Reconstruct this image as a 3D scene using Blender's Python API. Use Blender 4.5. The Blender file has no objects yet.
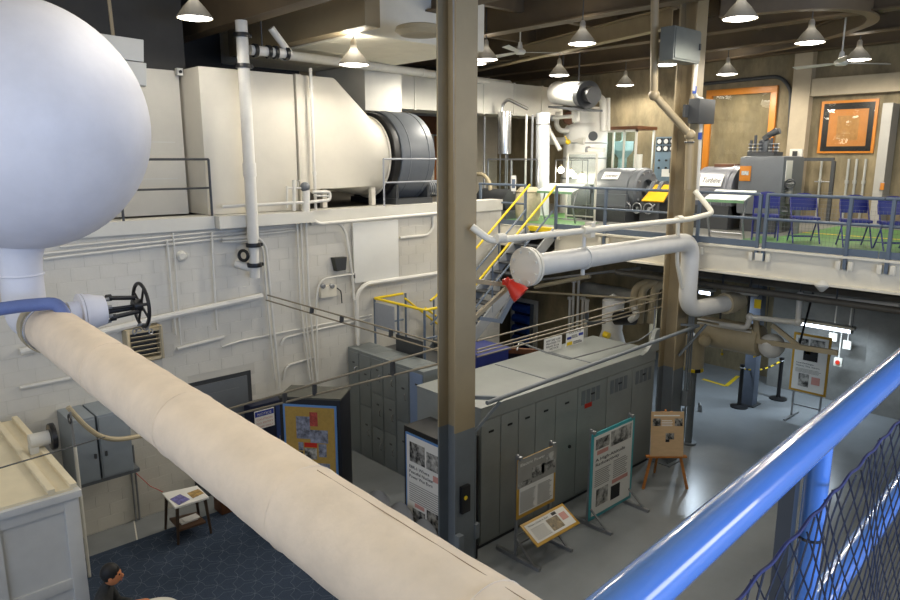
import bpy, bmesh, math, random
from mathutils import Vector, Matrix
random.seed(7)
S = bpy.context.scene
COL = S.collection

# ---------------------------------------------------------------- camera
F = 700.0
PITCH = math.atan(142/700); AZ = math.radians(47.2); EYE = Vector((0, 0, 5.8))
fh = Vector((math.cos(AZ), math.sin(AZ), 0)); RT = Vector((math.sin(AZ), -math.cos(AZ), 0)); ZZ = Vector((0, 0, 1))
FW = fh*math.cos(PITCH) - ZZ*math.sin(PITCH); UP = fh*math.sin(PITCH) + ZZ*math.cos(PITCH)
cam = bpy.data.cameras.new('camera'); camo = bpy.data.objects.new('camera', cam); COL.objects.link(camo)
cam.sensor_width = 36; cam.lens = F/900*36; cam.clip_start = .05; cam.clip_end = 200
camo.matrix_world = Matrix.Translation(EYE) @ Matrix((RT, UP, -FW)).transposed().to_4x4()
S.camera = camo

# ---------------------------------------------------------------- world, daylight, exposure
w = bpy.data.worlds.new('world'); S.world = w; w.use_nodes = True
bg = w.node_tree.nodes['Background']; bg.inputs[0].default_value = (.55, .72, 1, 1); bg.inputs[1].default_value = .35
def area(name, loc, target, sx, sy, power, col):
    l = bpy.data.lights.new(name, 'AREA'); l.shape = 'RECTANGLE'; l.size = sx; l.size_y = sy; l.energy = power; l.color = col
    o = bpy.data.objects.new(name, l); COL.objects.link(o); o.location = loc
    o.rotation_euler = (Vector(target) - Vector(loc)).to_track_quat('-Z', 'Y').to_euler()
# daylight entering by the windows of the near wall and of the right-hand wall
area('daylight_near_high', (-3.7, 4.5, 7.0), (4, 5.5, 5), 7, 2.4, 190, (1, .97, .92))
area('daylight_near_low', (-3.7, 5.5, 2.2), (3, 7.5, 4.2), 8, 2.4, 70, (.35, .55, 1))
area('daylight_right', (2.5, -5.9, 5.35), (1.9, 8, 5.7), 6, 1.6, 620, (.38, .57, 1))
area('daylight_right_far', (10, -5.9, 6.6), (9, 6, 4), 6, 2.4, 260, (1, .96, .9))
S.view_settings.view_transform = 'Standard'; S.view_settings.look = 'None'
S.view_settings.exposure = 0.0; S.view_settings.gamma = 1; S.view_settings.use_curve_mapping = False

# ---------------------------------------------------------------- helpers
def at(x, y, X=None, Y=None, Z=None, D=None):
    d = FW + RT*((x-450)/F) - UP*((y-300)/F)
    if X is not None: t = (X-EYE.x)/d.x
    elif Y is not None: t = (Y-EYE.y)/d.y
    elif Z is not None: t = (Z-EYE.z)/d.z
    else: t = D
    return EYE + d*t
def lin(c):
    return tuple(((v/255)/12.92 if v/255 <= .04045 else ((v/255+.055)/1.055)**2.4) for v in c)
MATS = {}
def mat(name, rgb, rough=.5, metal=0, var=.10, scale=3.0, bump=0, bscale=40, emit=0, alpha=None, spec=.5, stretch=None, coat=0):
    if name in MATS: return MATS[name]
    m = bpy.data.materials.new(name); m.use_nodes = True; MATS[name] = m
    nt = m.node_tree; b = nt.nodes['Principled BSDF']; c = lin(rgb)
    b.inputs['Roughness'].default_value = rough; b.inputs['Metallic'].default_value = metal
    b.inputs['Specular IOR Level'].default_value = spec; b.inputs['Coat Weight'].default_value = coat
    tc = nt.nodes.new('ShaderNodeTexCoord'); src = tc.outputs['Object']
    if stretch:
        mp = nt.nodes.new('ShaderNodeMapping'); mp.inputs['Scale'].default_value = stretch
        nt.links.new(src, mp.inputs[0]); src = mp.outputs[0]
    n = nt.nodes.new('ShaderNodeTexNoise'); n.inputs['Scale'].default_value = scale; n.inputs['Detail'].default_value = 6
    n.inputs['Roughness'].default_value = .65
    nt.links.new(src, n.inputs['Vector'])
    r = nt.nodes.new('ShaderNodeValToRGB'); r.color_ramp.elements[0].position = .3; r.color_ramp.elements[1].position = .7
    r.color_ramp.elements[0].color = (*[max(0, v*(1-var)) for v in c], 1); r.color_ramp.elements[1].color = (*[min(1, v*(1+var)) for v in c], 1)
    nt.links.new(n.outputs['Fac'], r.inputs[0]); nt.links.new(r.outputs[0], b.inputs['Base Color'])
    if bump:
        n2 = nt.nodes.new('ShaderNodeTexNoise'); n2.inputs['Scale'].default_value = bscale; n2.inputs['Detail'].default_value = 4
        nt.links.new(src, n2.inputs['Vector'])
        bp = nt.nodes.new('ShaderNodeBump'); bp.inputs['Strength'].default_value = bump; bp.inputs['Distance'].default_value = .02
        nt.links.new(n2.outputs['Fac'], bp.inputs['Height']); nt.links.new(bp.outputs[0], b.inputs['Normal'])
    if emit:
        b.inputs['Emission Color'].default_value = (*c, 1); b.inputs['Emission Strength'].default_value = emit
    if alpha is not None: b.inputs['Alpha'].default_value = alpha
    return m
def glass(name, tint=(235, 245, 245), amount=.06):
    if name in MATS: return MATS[name]
    m = bpy.data.materials.new(name); m.use_nodes = True; MATS[name] = m
    nt = m.node_tree; nt.nodes.clear()
    o = nt.nodes.new('ShaderNodeOutputMaterial'); t = nt.nodes.new('ShaderNodeBsdfTransparent'); g = nt.nodes.new('ShaderNodeBsdfGlossy')
    g.inputs['Roughness'].default_value = .03; t.inputs[0].default_value = (*lin(tint), 1)
    mx = nt.nodes.new('ShaderNodeMixShader'); mx.inputs[0].default_value = amount*.4; nt.links.new(t.outputs[0], mx.inputs[1]); nt.links.new(g.outputs[0], mx.inputs[2])
    nt.links.new(mx.outputs[0], o.inputs[0]); return m

WL = {}                                             # world position of each object's origin
def empty(name, loc, label=None, cat=None, group=None, kind=None):
    o = bpy.data.objects.new(name, None); COL.objects.link(o); o.location = loc; o.empty_display_size = .1
    WL[o.name] = Vector(loc); tag(o, label, cat, group, kind); return o
def tag(o, label=None, cat=None, group=None, kind=None):
    if label: o['label'] = label
    if cat: o['category'] = cat
    if group: o['group'] = group
    if kind: o['kind'] = kind
    return o
def basis(d):
    d = Vector(d).normalized(); a = Vector((0, 0, 1)) if abs(d.z) < .9 else Vector((1, 0, 0))
    u = d.cross(a).normalized(); return d, u, d.cross(u).normalized()
class MB:
    def __init__(s, M=None): s.v = []; s.f = []; s.M = M
    def add(s, vs, fs):
        n = len(s.v); s.v += [Vector(p) for p in vs]; s.f += [tuple(i+n for i in f) for f in fs]; return s
    def box(s, a, b):
        (x0, y0, z0), (x1, y1, z1) = a, b
        x0, x1 = min(x0, x1), max(x0, x1); y0, y1 = min(y0, y1), max(y0, y1); z0, z1 = min(z0, z1), max(z0, z1)
        return s.add([(x0,y0,z0),(x1,y0,z0),(x1,y1,z0),(x0,y1,z0),(x0,y0,z1),(x1,y0,z1),(x1,y1,z1),(x0,y1,z1)],
                     [(3,2,1,0),(4,5,6,7),(0,1,5,4),(1,2,6,5),(2,3,7,6),(3,0,4,7)])
    def cb(s, c, d): return s.box([c[i]-d[i]/2 for i in range(3)], [c[i]+d[i]/2 for i in range(3)])
    def bar(s, p, q, wd, ht, up=(0, 0, 1)):
        p, q = Vector(p), Vector(q); d = (q-p).normalized(); u = d.cross(Vector(up))
        u = u.normalized() if u.length > 1e-5 else Vector((1, 0, 0)); n = u.cross(d)
        a, b = u*wd/2, n*ht/2
        vs = [p-a-b, p+a-b, p+a+b, p-a+b, q-a-b, q+a-b, q+a+b, q-a+b]
        return s.add(vs, [(0,1,2,3),(7,6,5,4),(4,5,1,0),(5,6,2,1),(6,7,3,2),(7,4,0,3)])
    def cyl(s, p, q, r, r2=None, n=16, caps=True):
        p, q = Vector(p), Vector(q); r2 = r if r2 is None else r2; d, u, v = basis(q-p)
        vs = []
        for k in range(n):
            a = 2*math.pi*k/n; e = u*math.cos(a) + v*math.sin(a); vs += [p+e*r, q+e*r2]
        fs = [(2*k, 2*((k+1) % n), 2*((k+1) % n)+1, 2*k+1) for k in range(n)]
        if caps: fs += [tuple(2*k for k in reversed(range(n))), tuple(2*k+1 for k in range(n))]
        return s.add(vs, fs)
    def lathe(s, o, d, prof, n=24):
        o = Vector(o); d, u, v = basis(d); vs = []; m = len(prof)
        for k in range(n):
            a = 2*math.pi*k/n; e = u*math.cos(a)+v*math.sin(a)
            vs += [o + d*h + e*max(r, 1e-4) for r, h in prof]
        fs = [(k*m+j, ((k+1) % n)*m+j, ((k+1) % n)*m+j+1, k*m+j+1) for k in range(n) for j in range(m-1)]
        return s.add(vs, fs)
    def torus(s, o, d, R, r, n=24, m=8):
        return s.lathe(o, d, [(R+r*math.cos(2*math.pi*j/m), r*math.sin(2*math.pi*j/m)) for j in range(m+1)], n)
    def ball(s, o, r, n=20, m=10, sc=(1, 1, 1)):
        k0 = len(s.v); s.lathe((0, 0, 0), (0, 0, 1), [(r*math.sin(math.pi*j/m), -r*math.cos(math.pi*j/m)) for j in range(m+1)], n)
        for i in range(k0, len(s.v)): s.v[i] = Vector((s.v[i].x*sc[0]+o[0], s.v[i].y*sc[1]+o[1], s.v[i].z*sc[2]+o[2]))
        return s
    def tube(s, pts, r, n=8, bend=None, seg=4):
        pts = [Vector(p) for p in pts]; bend = 3*r if bend is None else bend; P = [pts[0]]
        for i in range(1, len(pts)-1):
            a, b, c = pts[i-1], pts[i], pts[i+1]; d1, d2 = (a-b), (c-b)
            k = min(bend, d1.length*.45, d2.length*.45); p0 = b+d1.normalized()*k; p1 = b+d2.normalized()*k
            for j in range(seg+1):
                t = j/seg; P.append(p0*(1-t)**2 + b*2*t*(1-t) + p1*t*t)
        P.append(pts[-1])
        T = [(P[min(i+1, len(P)-1)]-P[max(i-1, 0)]).normalized() for i in range(len(P))]
        _, u, _ = basis(T[0]); vs = []
        for i, p in enumerate(P):
            u = (u - T[i]*u.dot(T[i])); u = u.normalized() if u.length > 1e-6 else basis(T[i])[1]
            v = T[i].cross(u)
            for k in range(n):
                a = 2*math.pi*k/n; vs.append(p + (u*math.cos(a)+v*math.sin(a))*r)
        fs = [(i*n+k, i*n+(k+1) % n, (i+1)*n+(k+1) % n, (i+1)*n+k) for i in range(len(P)-1) for k in range(n)]
        fs += [tuple(reversed(range(n))), tuple((len(P)-1)*n+k for k in range(n))]
        return s.add(vs, fs)
    def slab(s, q, th):                                # planar polygon thickened backwards along its normal
        q = [Vector(p) for p in q]; n = (q[1]-q[0]).cross(q[2]-q[0]).normalized(); k = len(q)
        vs = q + [p-n*th for p in q]
        return s.add(vs, [tuple(range(k)), tuple(reversed(range(k, 2*k)))] + [(i+k, (i+1) % k + k, (i+1) % k, i) for i in range(k)])
    def build(s, name, m, parent=None, bev=0, smooth=True, label=None, cat=None, group=None, kind=None, org=None, ang=35):
        if s.M is not None: vs = [s.M @ p for p in s.v]
        else: vs = s.v
        if parent is not None: off = WL[parent.name]
        elif org is not None: off = Vector(org)
        else:
            xs, ys, zs = zip(*[(p.x, p.y, p.z) for p in vs]); off = Vector(((min(xs)+max(xs))/2, (min(ys)+max(ys))/2, min(zs)))
        me = bpy.data.meshes.new(name); me.from_pydata([tuple(p-off) for p in vs], [], s.f)
        bm = bmesh.new(); bm.from_mesh(me)
        bmesh.ops.remove_doubles(bm, verts=bm.verts, dist=1e-5); bmesh.ops.recalc_face_normals(bm, faces=bm.faces)
        if bev:
            ed = [e for e in bm.edges if len(e.link_faces) == 2 and e.calc_face_angle(0) > .6]
            bmesh.ops.bevel(bm, geom=ed, offset=bev, segments=2, affect='EDGES', profile=.7, clamp_overlap=True)
        bm.to_mesh(me); bm.free()
        if smooth:
            me.polygons.foreach_set('use_smooth', [True]*len(me.polygons)); me.set_sharp_from_angle(angle=math.radians(ang))
        me.materials.append(m)
        o = bpy.data.objects.new(name, me); COL.objects.link(o)
        if parent is not None: o.parent = parent
        else: o.location = off
        WL[o.name] = off; tag(o, label, cat, group, kind); return o
def copy_tree(o, loc=None, label=None, rotz=None, parent=None):
    c = o.copy(); COL.objects.link(c); c.parent = parent
    if loc is not None: c.location = loc
    if label: c['label'] = label
    if rotz is not None: c.rotation_euler[2] = rotz
    for ch in list(o.children): copy_tree(ch, parent=c)
    return c
def text(body, o, right, up, size, m, parent, name='lettering', align='LEFT', width=None, depth=.002):
    cu = bpy.data.curves.new(name, 'FONT'); cu.body = body; cu.size = size; cu.extrude = depth; cu.align_x = align; cu.resolution_u = 2
    t = bpy.data.objects.new('tmp', cu); COL.objects.link(t)
    bpy.context.view_layer.update()
    me = bpy.data.meshes.new_from_object(t.evaluated_get(bpy.context.evaluated_depsgraph_get()))
    bpy.data.objects.remove(t); bpy.data.curves.remove(cu)
    r = Vector(right).normalized(); u = Vector(up).normalized(); n = r.cross(u)
    if width:
        xs = [v.co.x for v in me.vertices]; k = width/(max(xs)-min(xs)); r = r*k
    off = Vector(o) - WL[parent.name]
    for v in me.vertices: v.co = off + r*v.co.x + u*v.co.y + n*v.co.z
    me.name = name; me.materials.clear(); me.materials.append(m)
    ob = bpy.data.objects.new(name, me); COL.objects.link(ob); ob.parent = parent; WL[ob.name] = WL[parent.name]; return ob
def struct(name, mb, m, **k): return mb.build(name, m, kind='structure', **k)

# ---------------------------------------------------------------- materials
M_wall = mat('painted_block', (201, 197, 186), .6, var=.06, scale=1.2, bump=.12, bscale=30)
M_white = mat('white_paint', (206, 203, 192), .5, var=.05, scale=2)
M_plen = mat('plenum_cream', (202, 196, 181), .55, var=.05, scale=1.5, bump=.05, bscale=12)
M_pipe_white = mat('pipe_white', (208, 205, 196), .45, var=.05, scale=5)
M_ivory = mat('ivory_enamel', (222, 215, 196), .38, var=.04, scale=3)
M_cream = mat('cream_canvas', (228, 210, 186), .75, var=.07, scale=4, bump=.15, bscale=22)
M_tank = mat('tank_white', (216, 216, 222), .6, var=.05, scale=2.5, bump=.08, bscale=14)
M_floor = mat('grey_epoxy_floor', (132, 136, 138), .26, var=.10, scale=.8, spec=.5)
M_conc = mat('board_concrete', (128, 116, 90), .85, var=.38, scale=1.6, bump=.35, bscale=10, stretch=(1, 1.6, .7))
M_conc2 = mat('grey_concrete', (120, 120, 116), .85, var=.25, scale=1.3, bump=.3, bscale=9)
M_ceil = mat('ceiling_deck', (200, 184, 152), .9, var=.2, scale=2, stretch=(1, 6, 1))
M_beam = mat('brown_beam', (92, 78, 58), .7, var=.14, scale=2)
M_beige = mat('beige_steel', (152, 137, 108), .5, var=.07, scale=2)
M_greylow = mat('column_grey', (112, 118, 122), .5, var=.08, scale=2)
M_soffit = mat('soffit_board', (236, 230, 212), .8, var=.05, scale=2)
M_grey = mat('machine_grey', (96, 100, 104), .42, var=.07, scale=3)
M_grey2 = mat('cubicle_grey', (142, 146, 143), .42, var=.06, scale=2.5)
M_dark = mat('charcoal_steel', (58, 60, 62), .45, var=.1, scale=4)
M_black = mat('black_paint', (22, 22, 24), .4, var=.2, scale=6)
M_rail = mat('slate_rail', (92, 104, 118), .4, var=.06, scale=4)
M_blue = mat('blue_enamel', (92, 138, 208), .2, var=.04, scale=5, coat=.6)
M_yellow = mat('safety_yellow', (232, 200, 24), .45, var=.06, scale=4)
M_navy = mat('navy_laminate', (28, 34, 56), .4, var=.08, scale=3)
M_teal = mat('teal_frame', (66, 160, 168), .4, var=.05)
M_gold = mat('gold_frame', (190, 146, 44), .4, var=.08)
M_ltblue = mat('light_blue_trim', (92, 136, 192), .45, var=.05)
M_paper = mat('print_paper', (228, 226, 220), .6, var=.02)
M_ink = mat('ink_black', (24, 24, 26), .6, var=.1)
M_inkgrey = mat('body_text_grey', (160, 158, 152), .6, var=.1)
M_inkred = mat('caption_red', (206, 150, 140), .6, var=.1)
def photo_mat(name, dark, pale, scale):
    m = mat(name, pale, .4, var=0, scale=scale); r = [n for n in m.node_tree.nodes if n.type == 'VALTORGB'][0].color_ramp
    r.elements[0].position = .40; r.elements[1].position = .60; r.elements[0].color = (*lin(dark), 1); r.elements[1].color = (*lin(pale), 1)
    return m
M_photo = photo_mat('photo_monochrome', (20, 20, 20), (176, 174, 168), 9)
M_photo2 = photo_mat('photo_monochrome_pale', (56, 56, 54), (196, 194, 188), 6)
M_wood = mat('oak_wood', (176, 112, 52), .5, var=.18, scale=6, stretch=(1, 1, 8))
M_brownwood = mat('brown_wood', (98, 60, 34), .55, var=.25, scale=5, stretch=(8, 1, 1))
M_steel = mat('galvanised_steel', (150, 152, 154), .38, .6, var=.12, scale=6)
M_silver = mat('silver_lagging', (205, 205, 205), .25, .85, var=.06, scale=4)
M_orange = mat('orange_frame', (196, 122, 36), .4, var=.06)
M_red = mat('signal_red', (196, 44, 26), .4, var=.06)
M_green = mat('green_floor_paint', (80, 126, 66), .5, var=.10, scale=3)
M_bluefab = mat('blue_vinyl', (28, 35, 112), .45, var=.10, scale=8)
M_brass = mat('dull_brass', (138, 128, 108), .5, .3, var=.1)
M_tanpaint = mat('tan_paint', (178, 164, 134), .5, var=.08, scale=4)
M_lamp = mat('lamp_diffuser', (255, 250, 238), .5, var=0, emit=14)
M_bulb = mat('bulb_glow', (255, 246, 225), .5, var=0, emit=40)
M_tube = mat('fluorescent_tube', (225, 238, 255), .5, var=0, emit=7)
M_glass = glass('clear_glass')
M_pglass = glass('picture_glass', (252, 252, 250), .05)
M_plexi = glass('plexiglass', (242, 246, 246), .18)
# ---------------------------------------------------------------- setting
YW = 11.2; XM = 12.0; ZM = 4.3; XB = 18.6; ZC = 9.0
struct('floor', MB().box((-4, -6, -.2), (19, 18, 0)), M_floor, label='smooth grey epoxy floor of the lower hall', org=(0, 0, 0))
wl = struct('wall_left', MB().box((-4, YW+.003, 0), (12.0, YW+.3, 4.66)), mat('mortar_white', (194, 190, 179), .7, var=.05), label='white painted concrete block wall', org=(0, YW, 0))
# blocks of the left wall
bmb = MB(); b0 = (.3955, .1955, .003); c = .002
bmb.add([(0,0,0),(b0[0],0,0),(b0[0],0,b0[1]),(0,0,b0[1]),(c,-b0[2],c),(b0[0]-c,-b0[2],c),(b0[0]-c,-b0[2],b0[1]-c),(c,-b0[2],b0[1]-c)],
        [(4,5,6,7),(0,1,5,4),(1,2,6,5),(2,3,7,6),(3,0,4,7)])
blk = bmb.build('block', M_wall, parent=wl, smooth=False)
cells = []
for j in range(23):
    for i in range(27):
        x = 1.2 + i*.4 + (.2 if j % 2 else 0); z = .02 + j*.2
        if x + .4 > 12: continue
        if 4.35 < x+.2 < 5.55 and z < 2.1: continue        # door opening
        cells.append((x, z))
cells.sort(key=lambda q: (q[0]-0)**2 + (q[1]-5.8)**2)
rest = MB(); first = True
blk_me = blk.data
tpl = [v.co.copy() for v in blk_me.vertices]; tf = [tuple(p.vertices) for p in blk_me.polygons]
base = WL[wl.name]
t0 = tpl
for k, (x, z) in enumerate(cells):
    if k < 299:
        o = blk if first else blk.copy()
        if not first: COL.objects.link(o); o.parent = wl
        first = False
        o.location = (x, YW+.003, z); o.location = (x, YW+.003, z)
    else: rest.add([p + Vector((x, YW+.003, z)) + base for p in t0], tf)
rest.build('block_courses', M_wall, parent=wl, smooth=False, kind='stuff')
# door in the left wall
d1 = empty('door_1', (4.95, YW, 0), 'dark grey steel door in the white block wall', kind='structure')
MB().box((4.38, YW-.02, 0), (5.52, YW+.05, 2.1)).build('door_frame', M_dark, d1)
MB().box((4.46, YW-.035, .02), (5.44, YW-.02, 2.03)).build('door_leaf', M_grey, d1, bev=.004)
MB().box((4.62, YW-.043, 1.1), (5.28, YW-.035, 1.85)).build('door_panel', M_grey, d1, bev=.004)
MB().cyl((5.36, YW-.10, 1.0), (5.36, YW-.03, 1.0), .02).cyl((5.36, YW-.1, 1.0), (5.25, YW-.1, 1.0), .012).build('handle', M_steel, d1)
# ledge and upper floor on the left
struct('trim_1', MB().box((-4, YW-.06, 4.655), (5.02, YW+.4, 4.86)), M_white, label='white concrete ledge beam at the top of the block wall')
struct('trim_2', MB().box((5.03, YW-.22, 4.66), (6.85, YW+.35, 4.86)).box((6.86, YW-.04, 4.62), (12, YW+.35, 4.86)), M_white, label='white stepped ledge beam under the fan room')
struct('floor_upper_left', MB().box((-4, YW+.401, 4.6), (5.02, 17.6, 4.84)).box((5.02, YW+.36, 4.6), (11.95, 17.6, 4.84)), mat('upper_floor_dark', (70, 66, 58), .7, var=.15), label='dark floor slab of the upper fan room')
struct('wall_upper_left', MB().box((-4, 12.0, 4.86), (4.95, 12.2, 7.22)), M_plen, label='cream upper wall left of the plenum')
struct('wall_upper_grey', MB().box((-4, 12.05, 7.23), (5.1, 12.2, 9.0)), mat('dark_grey_panel', (62, 60, 56), .8, var=.1), label='dark grey panelled wall above the plenum')  # dark grey is the panels' own even colour
struct('wall_fan_room', MB().box((5.1, 14.9, 4.86), (9.0, 15.05, 9.0)), mat('dark_grey_panel', (62, 60, 56)), label='dark grey wall behind the plenum')
# seams of the cream wall
for i, z in enumerate((6.05, 5.45)):
    MB().box((1.5, 11.988, z), (4.8, 12.0, z+.018)).build('trim_3', M_white, kind='structure', label='thin cream seam batten on the upper wall' if i == 0 else 'lower thin cream seam batten on the upper wall')
# far walls
struct('wall_back', MB().box((XB, -6, 0), (XB+.3, 18, ZC)), M_conc, label='board-marked concrete back wall', org=(XB, 0, 0))
struct('wall_far_left', MB().box((-4, 17.6, 0), (XB, 17.9, ZC)), mat('far_white_wall', (190, 182, 164), .8, var=.1), label='pale far wall behind the fan room', org=(0, 17.6, 0))
# near wall and right wall with windows (behind the camera)
def window_wall(nm, lab, pts, axis):
    m = MB()
    for a, b in pts: m.box(a, b)
    struct(nm, m, M_white, label=lab)
window_wall('wall_near', 'white wall behind the viewpoint with two window openings', [((-4.3, -6, 0), (-4, 18, .9)), ((-4.3, -6, 3.5), (-4, 18, 5.7)), ((-4.3, -6, 8.3), (-4, 18, ZC)),
    ((-4.3, -6, .9), (-4, 1.4, 3.5)), ((-4.3, 9.6, .9), (-4, 18, 3.5)), ((-4.3, -6, 5.7), (-4, .9, 8.3)), ((-4.3, 8.1, 5.7), (-4, 18, 8.3))], 'x')
window_wall('wall_right', 'white wall right of the viewpoint with two window openings', [((-4.3, -6.3, 0), (19, -6, 4.5)), ((-4.3, -6.3, 6.2), (5.6, -6, ZC)), ((5.6, -6.3, 8.0), (19, -6, ZC)),
    ((-4.3, -6.3, 4.5), (-.6, -6, 6.2)), ((5.6, -6.3, 4.5), (6.9, -6, 8.0)), ((6.9, -6.3, 4.5), (13.1, -6, 5.3)), ((13.1, -6.3, 4.5), (19, -6, 8.0))], 'y')
# ceiling with planks
cl = struct('ceiling', MB().box((-4.3, -6.3, ZC+.03), (19, 18, ZC+.2)), M_ceil, label='brown plank ceiling deck', org=(0, 0, ZC))
pk = MB().box((0, 0, 0), (.29, 24.2, .03)).build('plank', M_ceil, cl, smooth=False); pk.location = (7.2, 0, 0)
bpv = pk.data
for v in bpv.vertices: v.co += WL[cl.name]
for i in range(38):
    o = pk if i == 0 else pk.copy()
    if i: COL.objects.link(o); o.parent = cl
    o.location = (7.2 + i*.3, -6.2, 0)
# ceiling beams
bl = ['wide brown ceiling beam nearest the viewpoint', 'brown ceiling beam above the cubicles', 'brown ceiling beam above the mezzanine edge', 'brown ceiling beam behind the turbine', 'brown ceiling beam close to the back wall']
for i, x in enumerate((8.6, 11.0, 14.2, 16.4, 18.2)):
    m = MB().box((x-.16, -6, 8.05 if i == 0 else 8.35), (x-.10, 17.6, ZC)) if False else MB()
    zb = 8.32
    m.box((x-.02, -6, zb), (x+.02, 17.6, ZC)).box((x-.16, -6, zb-.03), (x+.16, 17.6, zb)).box((x-.16, -6, ZC-.03), (x+.16, 17.6, ZC))
    struct('trim_beam', m, M_beam, label=bl[i])
jl = ['first', 'second', 'third', 'fourth', 'fifth', 'sixth', 'seventh']
for i, y in enumerate((2.6, 5.0, 7.4, 9.8, 12.2, 14.6)):
    struct('trim_joist', MB().box((8.7, y-.07, 8.6), (XB, y+.07, ZC)), M_beam, label=jl[i]+' brown cross joist from the right between the ceiling beams')
# inclined flange beam
pa, pb = at(440, 79, Z=8.25), at(672, 27, Z=8.25)
m = MB().bar(pa, pb, .22, .03).bar(pa+ZZ*.17, pb+ZZ*.17, .02, .32).bar(pa+ZZ*.34, pb+ZZ*.34, .22, .03)
struct('trim_diagonal_beam', m, mat('pale_beam', (150, 136, 108), .6, var=.1), label='pale steel beam running diagonally under the ceiling')
# soffit on the left with panels
sf = struct('ceiling_soffit', MB().box((7.05, 9.75, 7.78), (9.9, 14.8, 8.6)), M_soffit, label='pale boarded soffit above the fan')
for i in range(3):
    for j in range(5):
        MB().box((7.06+i*.95, 9.77+j*1.0, 7.765), (7.06+i*.95+.935, 9.77+j*1.0+.985, 7.78)).build('soffit_panel', M_soffit, sf, smooth=False)
struct('trim_soffit_beam', MB().box((6.75, 9.2, 7.79), (7.04, 13.8, 8.3)), M_beige, label='beige beam along the edge of the soffit', bev=.01)
struct('trim_left_beam', MB().box((5.55, 6.0, 7.95), (5.85, 13.8, 8.5)), M_beam, label='brown beam left of the soffit', bev=.01)
# mezzanine
mz = struct('floor_mezzanine', MB().box((XM+.12, -6, 4.1), (XB, 17.6, ZM)), mat('mezz_floor_grey', (112, 112, 108), .45, var=.1, scale=1), label='grey mezzanine floor slab')
struct('floor_green_patch', MB().box((12.6, 2.5, ZM), (13.75, 5.9, ZM+.006)).box((12.6, 9.7, ZM), (13.75, 12.2, ZM+.006)).box((13.75, 10.9, ZM), (16.2, 12.2, ZM+.006)).box((13.75, 2.5, ZM), (17, 5.6, ZM+.006)), M_green, label='green painted walkway on the mezzanine')
struct('trim_walkway_stripe', MB().box((15.0, 2.5, ZM+.006), (15.1, 5.6, ZM+.01)), M_yellow, label='yellow line across the green mezzanine walkway')
fa = struct('trim_fascia', MB().box((XM, -6, 3.80), (XM+.05, 9.6, 4.29)).box((XM-.07, -6, 3.78), (XM+.16, 9.6, 3.82)).box((XM-.07, -6, 4.25), (XM+.12, 9.6, 4.29)).box((XM-.02, 10.4, 3.8), (XM+.03, 17, 4.29)).box((XM+.03, 10.4, 4.25), (XM+.12, 17, 4.29)), M_ivory, label='ivory steel channel along the mezzanine edge', bev=.006)
struct('trim_landing_nosing', MB().box((XM-.01, 9.61, 4.2), (XM+.12, 10.39, 4.305)), M_yellow, label='yellow nosing at the head of the stairs')
# joists below mezzanine
for i, x in enumerate((12.9, 14.1, 15.4, 16.8)):
    struct('trim_under_joist', MB().box((x-.02, -6, 3.75), (x+.02, 17.6, 4.1)).box((x-.1, -6, 3.72), (x+.1, 17.6, 3.75)), mat('under_steel', (74, 70, 62), .6, var=.15), label=jl[i]+' dark steel joist under the mezzanine from its edge')
struct('wall_under_mezzanine', MB().box((14.3, 8.55, 0), (14.6, 17, 4.1)), M_conc, label='tan concrete wall under the mezzanine')
struct('wall_under_mezzanine_grey', MB().box((17.6, 1.0, 0), (17.8, 4.9, 4.05)), M_conc2, label='grey concrete pier wall under the mezzanine')
# viewing platform under the camera
struct('floor_platform', MB().box((-4, -6, 4.05), (XM, .44, 4.22)), M_grey2, label='grey viewing platform beside the blue railing')
# concrete pilaster and ledge on back wall
p0, p1 = at(797, 60, X=XB-.12), at(815, 60, X=XB-.12)
struct('trim_pilaster', MB().box((XB-.25, p1.y, ZM), (XB, p0.y, ZC)), mat('pilaster_beige', (176, 162, 138), .8, var=.08), label='smooth beige pilaster on the back wall')
q0, q1 = at(850, 76, X=XB-.2), at(850, 94, X=XB-.2)
struct('trim_wall_beam', MB().box((XB-.22, -3, q1.z), (XB, p1.y-.01, q0.z)), mat('pilaster_beige', (176, 162, 138)), label='beige concrete ledge across the back wall')
struct('trim_right_pilaster', MB().box((XB-.5, at(884,150,X=XB-.4).y-.1, ZM), (XB, at(879,150,X=XB-.4).y, 7)), mat('pilaster_grey', (168, 164, 156), .7, var=.06), label='pale grey pilaster at the right end of the back wall')
# wood band and door behind the fan room
struct('trim_wood_band', MB().box((9.3, 17.3, 6.55), (16.5, 17.6, 7.1)), M_brownwood, label='brown timber band on the far wall')
dd = empty('door_2', (15.1, 17.55, 4.86), 'orange-brown timber door on the far wall', kind='structure')
xa = at(434, 150, Y=17.45).x
MB().box((xa, 17.46, 4.86), (xa+1.2, 17.58, 6.5)).build('door_leaf', mat('orange_wood', (150, 88, 34), .5, var=.15), dd)
MB().box((xa-.12, 17.44, 4.86), (xa, 17.6, 6.55)).build('door_frame', M_white, dd)
MB().cyl((xa+.12, 17.40, 5.8), (xa+.12, 17.46, 5.8), .03).build('door_knob', M_brass, dd)
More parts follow.
